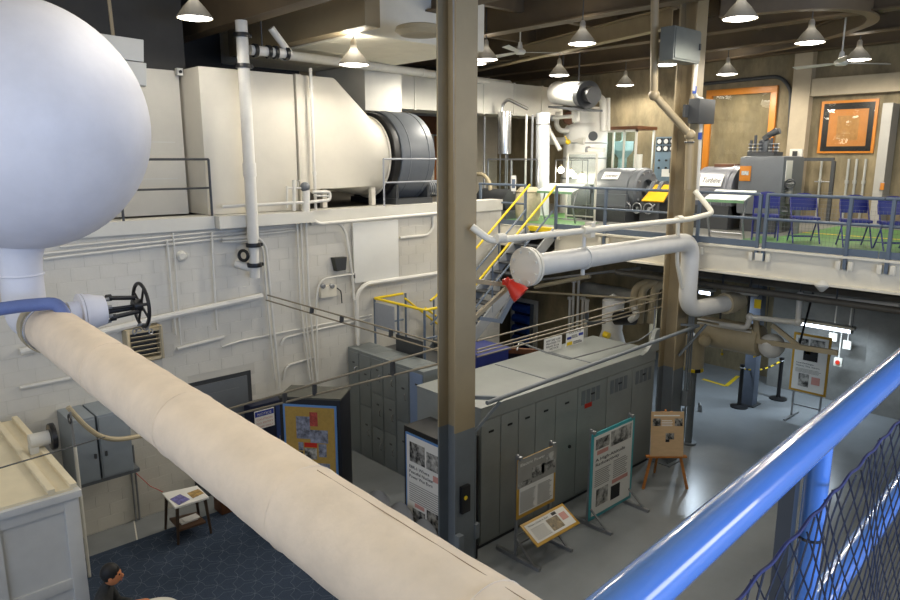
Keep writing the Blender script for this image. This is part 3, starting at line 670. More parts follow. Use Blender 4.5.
# small table with brochures
tz = .62
c = [at(162, 493, Z=tz), at(197, 485.5, Z=tz), at(209, 497, Z=tz), at(175, 507.5, Z=tz)]
st = empty('side_table', ((c[0]+c[2])/2).xy.to_3d(), 'small dark table with a white top beside the carpet', 'table')
MB().slab([c[0], c[3], c[2], c[1]], .03).build('table_top', M_paper, st, bev=.004)
ctr = (c[0]+c[1]+c[2]+c[3])/4
lm = mat('dark_walnut', (62, 48, 36), .5, var=.2)
for p in c:
    t = ctr.lerp(p, .82); bt = ctr.lerp(p, .98)
    MB().cyl((t.x, t.y, tz-.03), (bt.x, bt.y, 0), .028, .02, n=8).build('leg', lm, st)
sh_ = [Vector((*ctr.lerp(p, .78).xy, .2)) for p in c]
MB().slab([sh_[0], sh_[3], sh_[2], sh_[1]], .03).build('shelf', mat('shelf_brown', (84, 60, 42), .5), st)
def sheet(name, pix, z, mt, label, cat='brochure', th=.004):
    P = [at(a, b, Z=z) for a, b in pix]
    nrm = (P[1]-P[0]).cross(P[2]-P[0])
    if nrm.z < 0: P = P[::-1]
    return MB().slab(P, th).build(name, mt, label=label, cat=cat)
sheet('brochure', [(170, 499), (180, 494), (190, 499), (179, 505)], tz+.006, mat('print_violet', (108, 104, 160), .4, var=.7, scale=12), 'purple and white brochure on the small table')
sheet('brochure', [(187, 493), (198, 489), (204, 493), (193, 498)], tz+.006, mat('print_amber', (170, 140, 84), .4, var=.7, scale=12), 'amber coloured brochure on the small table')
b0_ = ctr.copy(); MB().cb((b0_.x, b0_.y, .213), (.26, .18, .02)).cb((b0_.x+.04, b0_.y-.02, .23), (.24, .17, .014)).build('leaflet_stack', M_paper, label='stack of white leaflets on the shelf of the small table', cat='leaflets')
# low brown box by the carpet edge
q = at(222, 507, Z=.1); MB().cb((q.x+.1, q.y+.05, .14), (.3, .3, .26)).cb((q.x+.1, q.y+.05, .29), (.33, .33, .03)).build('wooden_box', M_brownwood, label='brown wooden box at the wall behind the cream pipe', cat='box', bev=.005)
MB().tube([at(136, 473, Y=YW-.06), at(150, 486, Y=YW-.06), at(163, 492, Y=YW-.1)], .006, 6).build('red_cord', M_red, label='thin red cord hanging from cabinet to small table', cat='cord')

# seated visitor beside the hut
ps = empty('person', at(112, 575, Z=1.2).xy.to_3d(), 'seated person with black hair in dark clothes beside the white hut', 'person')
def skin(name, verts, edges, rad, mt, parent, root=0, sub=2):
    me = bpy.data.meshes.new(name); o_ = WL[parent.name]
    me.from_pydata([tuple(Vector(v)-o_) for v in verts], edges, [])
    o = bpy.data.objects.new(name, me); COL.objects.link(o); o.parent = parent; WL[o.name] = o_
    md = o.modifiers.new('skin', 'SKIN'); md.use_smooth_shade = True
    for i, r in enumerate(rad):
        sv = me.skin_vertices[0].data[i]; r = r if isinstance(r, tuple) else (r, r); sv.radius = r; sv.use_root = (i == root)
    sb = o.modifiers.new('sub', 'SUBSURF'); sb.levels = sub; sb.render_levels = sub
    me.materials.append(mt); return o
hc = at(112, 575, Z=1.2)                              # head centre; the sitter faces to the right
fd = (RT*1.0 + fh*.2).normalized(); sd = Vector((-fd.y, fd.x, 0))       # forward, left
G0 = Vector((hc.x, hc.y, 0)) - fd*.10
Lp = lambda f, s_, z: G0 + fd*f + sd*s_ + ZZ*z
V = [Lp(-.05,0,.50), Lp(-.06,0,.72), Lp(-.03,0,.95), Lp(.01,0,1.05), Lp(.05,0,1.12),
     Lp(-.02,-.17,.95), Lp(.06,-.24,.72), Lp(.26,-.16,.76), Lp(-.02,.17,.95), Lp(.06,.24,.72), Lp(.26,.12,.76),
     Lp(.02,-.09,.50), Lp(.40,-.11,.52), Lp(.40,-.11,.10), Lp(.02,.09,.50), Lp(.42,.12,.52), Lp(.46,.12,.10)]
Ed = [(0,1),(1,2),(2,3),(3,4),(2,5),(5,6),(6,7),(2,8),(8,9),(9,10),(0,11),(11,12),(12,13),(0,14),(14,15),(15,16)]
Rd = [(.15,.13),(.13,.11),(.15,.10),.055,.05,.08,.055,.04,.08,.055,.04,.09,.07,.05,.09,.07,.05]
skin('body', V, Ed, Rd, mat('dark_clothes', (44, 46, 48), .8, var=.3, scale=10), ps)
M_skin = mat('skin', (200, 128, 84), .6, var=.05)
yaw = Matrix.Translation(hc) @ Matrix.Rotation(math.atan2(fd.y, fd.x), 4, 'Z')
MB(yaw).ball((0, 0, 0), .10, 20, 14, (1.0, .82, 1.2)).build('head', M_skin, ps)
MB(yaw).ball((.105, 0, -.015), .02, 10, 6, (1, .8, 1.3)).build('nose', M_skin, ps)
for s_ in (-1, 1):
    MB(yaw).ball((0, s_*.082, -.01), .024, 8, 6, (1, .5, 1.3)).build('ear', M_skin, ps); MB(yaw).ball((.086, s_*.034, .018), .011, 8, 6).build('eye', M_ink, ps)
MB(yaw).cb((.094, 0, -.062), (.012, .045, .01)).build('mouth', mat('lips', (150, 84, 70), .6), ps)
MB(yaw).ball((-.018, 0, .03), .108, 20, 12, (1.0, .86, 1.08)).build('hair', mat('black_hair', (20, 18, 18), .6, var=.3, scale=30), ps)
for sy, hs in ((-1, -.15), (1, .11)):
    hp_ = lambda f, s_, z: Lp(.26+f, hs+s_, z)
    hv_ = [hp_(0,0,.76), hp_(.06,0,.765), hp_(.10,0,.765)]; he = [(0, 1), (1, 2)]; hr = [(.026,.02), (.036,.016), (.036,.013)]
    for k in range(4):
        b_ = len(hv_); yy = -.027+.018*k; L = (.055, .065, .062, .048)[k]
        hv_ += [hp_(.125, yy, .768), hp_(.125+L*.55, yy, .762), hp_(.125+L, yy, .752)]; he += [(2, b_), (b_, b_+1), (b_+1, b_+2)]; hr += [.009, .0085, .0075]
    b_ = len(hv_); hv_ += [hp_(.075, -.045*sy, .765), hp_(.11, -.06*sy, .76)]; he += [(1, b_), (b_, b_+1)]; hr += [.010, .009]
    skin('hand', hv_, he, hr, M_skin, ps, sub=1)
M_shoe = mat('brown_leather', (104, 78, 58), .5, var=.2)
for (f, s_) in ((.46, -.11), (.52, .12)):
    c = Lp(f, s_, .05); Ms = Matrix.Translation(c) @ Matrix.Rotation(math.atan2(fd.y, fd.x), 4, 'Z')
    MB(Ms).ball((0, 0, 0), .05, 14, 8, (2.5, .9, 1.0)).build('shoe', M_shoe, ps)
sl = empty('stool', (G0.x, G0.y, 0), 'dark stool under the seated person', 'stool')
MB().cyl(Lp(-.02,0,.33), Lp(-.02,0,.37), .17, n=24).build('seat', M_black, sl, bev=.01)
for k in range(4):
    a = math.pi/4+k*math.pi/2; MB().cyl(Lp(-.02+.12*math.cos(a), .12*math.sin(a), .33), Lp(-.02+.17*math.cos(a), .17*math.sin(a), 0), .014, n=8).build('leg', M_steel, sl)
wt = empty('reading_table', Lp(.55, 0, 0), 'white round table in front of the seated person', 'table')
MB().cyl(Lp(.52,-.1,.70), Lp(.52,-.1,.73), .30, n=36).build('table_top', M_white, wt, bev=.004)
MB().cyl(Lp(.52,-.1,.03), Lp(.52,-.1,.70), .03).cyl(Lp(.52,-.1,0), Lp(.52,-.1,.03), .2, .05, n=20).build('pedestal', M_steel, wt)

# ---------------------------------------------------------------- printed panels helper
def prints(parent, O, R, U, W, H, items):
    """flat print on a panel; O lower-left corner, R,U unit axes, items in panel fractions"""
    R, U = Vector(R).normalized(), Vector(U).normalized(); N = R.cross(U)
    for it in items:
        k = it[0]
        if k in ('photo', 'red', 'block'):
            _, x, y, w_, h_, mt = it
            p = O + R*x*W + U*y*H + N*.0025
            MB().slab([p, p+R*w_*W, p+R*w_*W+U*h_*H, p+U*h_*H], .002).build('photo_print' if k == 'photo' else 'print_block', mt, parent)
        elif k == 'lines':
            _, x, y, w_, h_, n_, mt = it
            mm = MB()
            for i in range(n_):
                p = O + R*x*W + U*(y+h_*i/n_)*H + N*.0025; ww = w_*W*(.8+.2*random.random())
                mm.slab([p, p+R*ww, p+R*ww+U*h_/n_*H*.45, p+U*h_/n_*H*.45], .002)
            mm.build('body_text', mt, parent, smooth=False, kind='stuff')
        elif k == 'text':
            _, x, y, sz, body, mt = it[:6]
            text(body, O + R*x*W + U*y*H + N*.0015, R, U, sz*H, mt, parent, width=(it[6]*W if len(it) > 6 else None), depth=.001)
# tan notice kiosk
kz = 2.1
k0, k1 = at(279, 396, Z=kz), at(340, 399, Z=kz)
R = (k1-k0); W = R.length; R.normalize(); Nn = Vector((R.y, -R.x, 0))       # outward (towards the camera)
if Nn.dot(EYE-k0) < 0: Nn = -Nn
K = Vector((k0.x, k0.y, 0)); B = -Nn
ki = empty('notice_kiosk', K+R*W/2+B*.4, 'navy kiosk with a tan pinboard of photographs in a blue frame', 'display stand')
MB().slab([K+B*.8, K+R*W+B*.8, K+R*W, K], kz).build('tmp', M_navy, ki)
bpy.data.objects.remove(bpy.data.objects['tmp'])
def obox(O, ax, ay, az): # oriented box
    O = Vector(O); v = [O, O+ax, O+ax+ay, O+ay]; v += [p+az for p in v]
    return MB().add(v, [(3,2,1,0),(4,5,6,7),(0,1,5,4),(1,2,6,5),(2,3,7,6),(3,0,4,7)])
obox(K, R*W, B*.55, ZZ*(kz-.03)).build('body', mat('kiosk_black', (16, 17, 22), .5), ki, bev=.01)
obox(K+ZZ*(kz-.03)-R*.01+Nn*.01, R*(W+.02), B*.57, ZZ*.03).build('top', mat('kiosk_top', (74, 74, 66), .7), ki)
fo = K + R*.06 + ZZ*.35 + Nn*.001
obox(fo, R*(W-.12), Nn*.02, ZZ*(kz-.47)).build('frame', M_ltblue, ki, bev=.008)
po = fo + R*.035 + ZZ*.035 + Nn*.02; PW, PH = W-.19, kz-.54
obox(po, R*PW, Nn*.004, ZZ*PH).build('pinboard', mat('tan_felt', (178, 146, 74), .85, var=.1, scale=20), ki)
M_ph3 = mat('photo_blue_grey', (130, 134, 150), .4, var=.8, scale=12)
prints(ki, po+Nn*.004, R, ZZ, PW, PH, [('photo', .22, .66, .28, .24, M_ph3), ('photo', .50, .80, .16, .15, mat('photo_red', (170, 70, 60), .4, var=.6, scale=14)), ('photo', .50, .62, .36, .14, M_ph3),
    ('photo', .25, .53, .10, .09, M_ph3), ('photo', .37, .57, .26, .05, M_red), ('photo', .37, .44, .25, .12, M_photo2), ('photo', .66, .47, .16, .14, M_ph3), ('photo', .16, .46, .18, .06, M_photo2), ('photo', .25, .26, .24, .16, M_ph3), ('photo', .52, .14, .36, .26, M_ph3)])
# notice sign beside it
nz = .0
c = [at(254, 415, Y=10.9), at(272, 409, Y=10.9), at(275, 424, Y=10.9), at(259, 431, Y=10.9)]
ns = empty('notice_sign', (c[0].x+.2, 10.95, .85), 'small white notice with blue header on the navy cabinet', 'sign')
O_ = Vector((c[0].x, 10.88, at(264, 428, Y=10.88).z)); WN, HN = .38, .34
MB().box((O_.x, 10.88, O_.z), (O_.x+WN, 10.892, O_.z+HN)).build('plate', M_paper, ns)
prints(ns, O_, (1, 0, 0), (0, 0, 1), WN, HN, [('block', .02, .68, .96, .28, mat('print_blue', (36, 56, 150), .5)), ('text', .14, .73, .2, 'NOTICE', M_paper, .7), ('text', .08, .46, .15, 'CAUTION', M_inkred, .8), ('text', .08, .26, .15, 'NO ENTRY', M_inkred, .84), ('text', .08, .07, .13, 'STAFF ONLY', M_inkred, .84)])
nb = empty('navy_cabinet', (5.75, 11.0, 0), 'low navy cabinet against the wall behind the tan notice kiosk', 'cabinet')
MB().box((O_.x-.05, 10.9, 0), (O_.x+.75, YW-.002, O_.z+HN+.1)).build('body', M_navy, nb, bev=.01)
MB().box((O_.x+.42, 10.885, .08), (O_.x+.72, 10.899, O_.z+HN+.02)).build('door', mat('blue_cover', (44, 62, 110), .5), nb, bev=.005)
MB().cb((O_.x+.47, 10.878, .8), (.015, .014, .12)).build('handle', M_steel, nb)
# lockers
lz = 2.15; LX = 7.58
lf = [at(346, 346, Z=lz).y, at(425, 372, Z=lz).y]
Ya, Yb = YW-.03, 8.88
wid = (Ya-Yb)/6; seq = ['leftmost', 'second from left', 'third from left', 'fourth from left', 'fifth from left', 'rightmost']
M_lock = mat('locker_grey', (118, 124, 124), .42, var=.06); M_lock_bluelit = mat('locker_bluelit', (120, 138, 168), .4, var=.05)
for i in range(6):
    y1 = Ya - i*wid; y0 = y1 - wid
    lk = empty('steel_locker', (LX+.28, (y0+y1)/2, 0), seq[i]+' grey steel cabinet in the bank against the wall', 'locker', 'bank of steel cabinets')
    MB().box((LX+.015, y0+.003, 0), (LX+.55, y1-.003, lz)).build('body', M_lock, lk, bev=.004)
    mt = M_lock_bluelit if i == 5 else M_lock  # rightmost door coloured bluer to imitate the bluish light falling on it
    nd = 3 if i in (2, 3) else 2 if i in (1, 4) else 1
    for d in range(nd):
        z0 = .06 + d*(lz-.1)/nd; z1 = .06+(d+1)*(lz-.1)/nd-.02
        dr = MB().box((LX, y0+.02, z0), (LX+.015, y1-.02, z1)).build('door', mt, lk, bev=.003)
        zz = (z0+z1)/2 if nd > 1 else 1.75
        MB().tube([(LX, y0+.09, zz+.06), (LX-.035, y0+.09, zz+.04), (LX-.035, y0+.09, zz-.06), (LX, y0+.09, zz-.08)], .009, 6).build('handle', M_silver, dr)
        MB().box((LX-.006, y0+.14, zz+.12), (LX, y0+.21, zz+.15)).build('label_holder', M_dark, dr)
# second kiosk
kx = 6.16; ky1 = 7.66; kz2 = 1.92; kw = 1.05
k2 = empty('information_kiosk', (kx+.3, 7.1, 0), 'black information kiosk with a white nuclear power poster left of the near column', 'display stand')
MB().box((kx, ky1-kw, 0), (kx+.52, ky1, kz2)).build('body', M_black, k2, bev=.012)
MB().box((kx-.012, ky1-kw+.05, .25), (kx, ky1-.05, kz2-.08)).build('frame', M_ltblue, k2)
MB().box((kx-.016, ky1-kw+.08, .28), (kx-.012, ky1-.08, kz2-.11)).build('poster', M_paper, k2)
prints(k2, Vector((kx-.016, ky1-.08, .28)), (0, -1, 0), (0, 0, 1), kw-.16, kz2-.39, [('photo', .08, .74, .38, .20, M_photo), ('photo', .50, .74, .44, .17, M_photo2), ('text', .06, .67, .045, 'EBR-I: Where', M_ink, .5), ('text', .06, .62, .045, 'Peaceful Nuclear', M_ink, .6), ('text', .06, .57, .045, 'Power Was Born', M_ink, .58), ('red', .66, .64, .24, .06, M_inkred),
    ('lines', .06, .33, .86, .20, 9, M_inkgrey), ('red', .2, .28, .24, .04, M_inkred), ('photo', .14, .08, .32, .18, M_photo), ('photo', .50, .08, .42, .24, M_photo)])
MB().cb((kx-.03, ky1-kw+.08, 1.05), (.05, .06, .16)).build('handset', M_black, k2, bev=.01)
# grey plastic chairs behind the cream pipe
def gchair():
    e = empty('plastic_chair', (0, 0, 0), '', 'chair', 'grey plastic chairs facing the kiosk')
    m = MB(); vs = []; nx, nz_ = 9, 7
    for j in range(nz_):
        for i in range(nx):
            u = (i/(nx-1)-.5)*2; t = j/(nz_-1); hw_ = .20*(1-.25*max(0, t-.6)/.4)*math.sqrt(max(.05, 1-max(0, t-.75)**2*6))
            vs.append((-.20-.05*t+.06*u*u, u*hw_, .45+.36*t-.04*u*u*t))
    m.add(vs, [(j*nx+i, j*nx+i+1, (j+1)*nx+i+1, (j+1)*nx+i) for j in range(nz_-1) for i in range(nx-1)])
    k = len(m.v); m.add([v+Vector((-.012, 0, 0)) for v in m.v[:k]], [(j*nx+i, (j+1)*nx+i, (j+1)*nx+i+1, j*nx+i+1) for j in range(nz_-1) for i in range(nx-1)])
    mt = mat('chair_grey_plastic', (150, 148, 144), .5, var=.04)
    m.build('backrest', mt, e)
    MB().cb((0, 0, .44), (.42, .42, .03)).build('seat', mt, e, bev=.012)
    for sx in (-1, 1):
        for sy in (-1, 1): MB().cyl((sx*.15, sy*.17, .43), (sx*.2, sy*.2, 0), .012, n=8).build('leg', M_steel, e)
    return e
g0 = gchair()
labs = ['grey plastic chair furthest left behind the cream pipe', 'middle grey plastic chair behind the cream pipe', 'rightmost grey plastic chair below the nuclear power poster']
for i, p in enumerate(((378, 491), (400, 503), (423, 520))):
    q = at(p[0], p[1], Z=.80); o = g0 if i == 0 else copy_tree(g0)
    o.location = (q.x-.24*math.cos(.75), q.y-.24*math.sin(.75), 0); o.rotation_euler[2] = .75+math.pi; o['label'] = labs[i]

# ---------------------------------------------------------------- columns
def column(x, y, zt, zsplit, label):
    e = empty('steel_column', (x, y, 0), label, 'column')
    for (a, b, mt, nm) in ((.02, zsplit, M_greylow, 'lower_shaft'), (zsplit, zt, M_beige, 'upper_shaft')):
        MB().box((x-.18, y-.17, a), (x+.18, y-.145, b)).box((x-.18, y+.145, a), (x+.18, y+.17, b)).box((x-.015, y-.145, a), (x+.015, y+.145, b)).build(nm, mt, e)
    MB().box((x-.24, y-.24, 0), (x+.24, y+.24, .02)).build('base_plate', M_greylow, e)
    return e
C1 = (6.06, 6.42); C2 = (12.0, 6.55)
col1 = column(*C1, ZC, 2.28, 'beige steel column with grey foot in the centre foreground')
col2 = column(C2[0]-.2, C2[1], ZC, 1.9, 'beige steel column at the mezzanine edge')
MB().tube([(C1[0]-.13, C1[1]-.10, 7.9), (C1[0]-.10, C1[1]-.10, 5.2), (C1[0]-.02, C1[1]-.10, 4.9)], .03, 10).build('conduit', mat('grey_conduit', (150, 152, 158), .4), col1)
bx = empty('call_box', at(466, 512, Y=C1[1]-.2), 'black call box with a yellow symbol on the near column', 'call box')
a, b = at(462.5, 488, Y=C1[1]-.23), at(470.5, 511, Y=C1[1]-.23)
MB().box((a.x, C1[1]-.23, b.z), (b.x, C1[1]-.172, a.z)).build('case', M_black, bx, bev=.01)
MB().cyl((a.x+.06, C1[1]-.236, (a.z+b.z)/2+.03), (a.x+.06, C1[1]-.23, (a.z+b.z)/2+.03), .03, n=12).build('button', M_yellow, bx)
cd = empty('riser_conduit', (C1[0]+.2, C1[1]-.15, 0), 'thin grey conduit with boxes down the near column', 'conduit')
MB().cyl((C1[0]+.21, C1[1]-.15, 0), (C1[0]+.21, C1[1]-.15, 2.2), .015, n=8).build('tube', M_greylow, cd)
MB().cb((C1[0]+.22, C1[1]-.16, .75), (.08, .08, .22)).build('box', M_greylow, cd, bev=.006)
MB().cb((C1[0]-.15, C1[1]-.22, .7), (.09, .09, .3)).build('outlet_box', M_greylow, cd, bev=.006)
# bracket and brace tube between the columns
bk = empty('brace_tube', (9.2, 6.1, 2.5), 'long grey brace tube running between the two columns', 'brace')
P0, P1 = at(487, 403, Y=6.1), Vector((11.85, 6.08, 2.78))
MB().cyl(P0, P1, .03, n=12).build('tube', M_greylow, bk)
MB().bar((C1[0]+.19, C1[1]-.1, P0.z+.04), (P0.x+.28, P0.y, P0.z-.0), .05, .05).bar((C1[0]+.19, C1[1]-.1, P0.z-.5), (P0.x+.25, P0.y, P0.z-.04), .035, .035).build('near_bracket', M_greylow, bk)
MB().bar((C2[0]-.3, C2[1]-.20, P1.z-.6), (P1.x+.2, P1.y-.05, P1.z), .04, .04).bar((C2[0]-.3, C2[1]-.20, P1.z), P1, .04, .04).build('far_bracket', M_greylow, bk)
# floodlight bracket and red horn on column 1
hb = empty('horn_bracket', (C1[0]+.3, C1[1]-.2, 3.9), 'beige and grey angle bracket holding the red horn on the near column', 'bracket')
Pq = lambda x, y: at(x, y, Y=6.28)
MB().bar((C1[0]+.19, 6.3, Pq(476, 281).z), Pq(508, 285), .05, .06).bar(Pq(508, 287), (C1[0]+.19, 6.3, Pq(478, 318).z), .05, .05).build('angle_arm', M_beige, hb)
MB().bar(Pq(524, 275), Pq(499, 322), .04, .09).bar(Pq(479, 318), Pq(499, 321), .05, .05).build('grey_arm', M_greylow, hb)
hn = empty('signal_horn', Pq(515, 290), 'bright red signal horn beside the near column', 'horn')
h0, h1 = at(508, 282, Y=6.1), at(520, 294, Y=5.95)
d = (h1-h0)
MB().lathe(h0, d, [(.0, -.05), (.05, -.05), (.055, 0), (.07, d.length*.3), (.12, d.length*.8), (.13, d.length*1.1), (.115, d.length*1.1), (.05, d.length*.4)], 20).build('bell', M_red, hn)
MB().cb(h0, (.1, .12, .08)).build('driver', M_red, hn, bev=.01)

# ---------------------------------------------------------------- switchgear cubicle
cu = empty('switchgear_cubicle', (9.2, 7.4, 0), 'long grey metal switchgear cubicle in the middle of the hall', 'switchgear')
x0, x1, y0, y1, zc = 6.86, 11.55, 6.74, 8.18, 2.25
MB().box((x0, y0+.02, .06), (x1, y1, zc-.02)).build('body', M_grey2, cu)
MB().box((x0, y0+.04, 0), (x1, y1-.03, .06)).build('plinth', M_dark, cu)
MB().box((x0-.01, y0, zc-.02), (x1+.01, y1+.01, zc)).build('roof', M_grey2, cu, bev=.005)
MB().box((x0-.01, y0, zc-.2), (x1+.01, y0+.02, zc-.02)).build('cornice', M_grey2, cu)
xs = [x0, x0+.42, x0+.82, x0+1.22, x0+1.72, x0+2.3, x1-1.55, x1-.75, x1]
for i in range(8):
    dr = MB().box((xs[i]+.008, y0, .10), (xs[i+1]-.008, y0+.018, zc-.215)).build('door', M_grey2, cu, bev=.004)
    MB().box(((xs[i]+xs[i+1])/2-.05, y0-.008, zc-.42), ((xs[i]+xs[i+1])/2+.05, y0, zc-.39)).build('nameplate', M_black, dr)
    if i in (3, 4, 6): MB().cyl(((xs[i]+xs[i+1])/2+.1, y0-.02, 1.05), ((xs[i]+xs[i+1])/2+.1, y0, 1.05), .03, n=12).build('knob', M_black, dr)
    if i in (5, 6, 7):
        for k in range(4): MB().box((xs[i]+.1+k*.14, y0-.006, zc-.55), (xs[i]+.2+k*.14, y0, zc-.30)).build('louvre', M_greylow, dr)
MB().box((xs[5]+.2, y0-.006, 1.62), (xs[5]+.4, y0, 1.70)).build('warning_label', M_red, cu)
for x in (8.6, 9.9): MB().box((x, y0+.2, zc), (x+.03, y1-.05, zc+.008)).build('roof_seam', M_greylow, cu)
MB().slab([(x1-.55, y0+.02, zc), (x1, y0+.02, zc), (x1, y0+.02, zc+.42), (x1-.12, y0+.02, zc+.40), (x1-.2, y0+.02, zc+.2), (x1-.38, y0+.02, zc+.05)], -.08).build('end_upstand', M_grey2, cu)
MB().tube([at(517, 350, Z=2.62), at(519, 342, Z=2.7), at(545, 352, Z=2.5), at(570, 359, Z=2.4), (x1-.1, y0+.3, zc+.14), at(654, 330, X=x1), at(655, 306, X=x1)], .014, 8).build('roof_conduit', M_steel, cu)
# signs on the roof of the cubicle
def roof_sign(pix, label, items, mt=M_paper, stand=True):
    Yp = 8.0
    a, b = at(*pix[0], Y=Yp), at(*pix[1], Y=Yp)       # lower left, upper right
    e = empty('roof_sign', ((a.x+b.x)/2, Yp, zc), label, 'sign')
    O = Vector((a.x, Yp, zc)); W, H = b.x-a.x, max(.2, b.z-zc)
    MB().box((O.x, Yp, O.z), (O.x+W, Yp+.012, O.z+H)).build('plate', mt, e)
    MB().box((O.x+W*.4, Yp+.012, O.z), (O.x+W*.6, Yp+.1, O.z+.03)).build('foot', M_steel, e)
    prints(e, O, (1, 0, 0), (0, 0, 1), W, H, items)
roof_sign(((544, 357), (562, 335)), 'white lettered sign standing on the cubicle roof', [('text', .1, .74, .2, 'BEFORE USE', M_ink, .8), ('text', .1, .53, .2, 'PROCEED TO', M_ink, .8), ('text', .1, .32, .2, 'READ IN &', M_ink, .72), ('text', .3, .12, .2, 'NOTICE', M_ink, .5)])
roof_sign(((566, 350), (584, 327)), 'white and blue sign right of the lettered sign on the cubicle roof', [('text', .12, .78, .18, 'NOTICE', M_ink, .7), ('block', .04, .44, .24, .16, mat('print_blue', (36, 56, 150))), ('block', .70, .52, .26, .18, mat('print_blue', (36, 56, 150))), ('lines', .3, .48, .38, .22, 3, M_ink), ('block', .04, .06, .3, .22, M_yellow), ('lines', .4, .08, .5, .2, 3, M_ink)])

# ---------------------------------------------------------------- floor signs and easel
def pole_stand(e, xa, xb, y, zt, yb):
    for x in (xa, xb):
        MB().box((x-.02, y+.02, .05), (x+.02, y+.06, zt)).build('pole', M_steel, e)
        MB().box((x-.025, y-.42, 0), (x+.025, y+.42, .05)).build('foot', M_steel, e, bev=.004)
        MB().bar((x, y-.3, .05), (x, y+.03, .32), .03, .02).build('foot_brace', M_steel, e)
        MB().cb((x, y+.01, zt-.04), (.06, .09, .05)).build('clamp', M_steel, e)
    for z in (.2, .35): MB().box((xa, y+.03, z), (xb, y+.05, z+.03)).build('crossbar', M_steel, e)
# gold sign
y = 6.18
s1 = empty('gold_sign_stand', (7.35, y, 0), 'grey and gold framed exhibit sign on a steel stand by the near column', 'sign stand')
a, b, c_ = at(517, 461, Y=y), at(556, 444, Y=y), at(516, 520, Y=y)
xa, xb = a.x, at(555, 470, Y=y).x; za, zb = (a.z+b.z)/2, c_.z
pole_stand(s1, xa+.06, xb-.06, y, za+.06, 0)
MB().box((xa, y-.012, zb), (xb, y, za)).build('frame', M_gold, s1, bev=.004)
MB().box((xa+.05, y-.016, zb+.06), (xb-.05, y-.012, zb+(za-zb)*.52)).build('text_panel', M_paper, s1)
MB().box((xa+.0, y-.017, zb+(za-zb)*.52), (xb-.0, y-.012, za)).build('photo_panel', mat('panel_grey', (150, 148, 142), .5), s1)
W, H = xb-xa, za-zb
prints(s1, Vector((xa, y-.0175, zb)), (1, 0, 0), (0, 0, 1), W, H, [('photo', .36, .60, .32, .18, M_photo), ('photo', .60, .62, .36, .14, M_photo), ('photo', .72, .74, .20, .17, M_photo2), ('photo', .02, .54, .34, .08, M_photo), ('text', .06, .88, .07, 'Electric Power', M_paper, .62), ('lines', .08, .1, .38, .36, 13, M_inkgrey), ('lines', .52, .1, .38, .36, 13, M_inkgrey)])
# tilted reading panel
c = [at(519, 525, Y=y-.06), at(549, 506, Y=y-.06)]
zr = (c[0].z + c[1].z)/2; xr0, xr1 = xa+.03, xb+.14
rp_ = empty('reading_lectern', ((xr0+xr1)/2, y-.25, 0), 'small tilted gold framed reading panel below the gold sign', 'sign')
U_ = Vector((0, .82, .46)).normalized(); O_ = Vector((xr0, y-.40, zr-.24)); Wr, Hr = xr1-xr0, .40
obox(O_, Vector((Wr, 0, 0)), U_*Hr, Vector((0, .46, -.82)).normalized()*.018).build('frame', M_gold, rp_, bev=.006)
No = Vector((1, 0, 0)).cross(U_)
obox(O_+Vector((.045, 0, 0))+U_*.045+No*.001, Vector((Wr-.09, 0, 0)), U_*(Hr-.09), No*.002).build('print', M_paper, rp_)
prints(rp_, O_+No*.003, (1, 0, 0), U_, Wr, Hr, [('photo', .46, .2, .26, .5, mat('photo_warm', (130, 112, 78), .4, var=.8, scale=14)), ('photo', .64, .74, .1, .12, M_ink), ('lines', .1, .2, .32, .5, 7, M_inkgrey), ('text', .1, .76, .09, 'Where Does It Go?', M_ink, .45), ('red', .76, .4, .14, .3, M_inkred)])
MB().bar((xr0+Wr*.4, y-.2, zr-.16), (xr0+Wr*.4, y-.02, .36), .04, .04).build('bracket', M_steel, rp_)
# teal sign
y = 6.05
s2 = empty('teal_sign_stand', (9.2, y, 0), 'teal framed exhibit sign on a steel stand in front of the cubicle', 'sign stand')
xa, xb = at(590, 470, Y=y).x, at(632, 460, Y=y).x
za = (at(590, 432, Y=y).z + at(632, 420, Y=y).z)/2; zb = (at(589, 515, Y=y).z + at(631, 502, Y=y).z)/2
pole_stand(s2, xa+.05, xb-.08, y, za+.06, 0)
MB().box((xa, y-.014, zb), (xb, y, za)).build('frame', M_teal, s2, bev=.004)
MB().box((xa+.06, y-.018, zb+.06), (xb-.06, y-.014, za-.06)).build('poster', M_paper, s2)
W, H = xb-xa-.12, za-zb-.12
prints(s2, Vector((xa+.06, y-.018, zb+.06)), (1, 0, 0), (0, 0, 1), W, H, [('photo', .04, .83, .34, .13, M_photo), ('photo', .42, .79, .54, .19, M_photo2), ('red', .08, .76, .28, .05, M_inkred), ('text', .05, .68, .055, 'A High-Altitude', M_ink, .76), ('text', .05, .62, .055, 'Radioactivity', M_ink, .6),
    ('lines', .05, .36, .4, .22, 9, M_inkgrey), ('lines', .52, .36, .4, .24, 9, M_inkgrey), ('red', .5, .29, .42, .05, M_inkred), ('photo', .1, .1, .3, .22, M_photo2), ('photo', .48, .08, .24, .18, M_ink)])
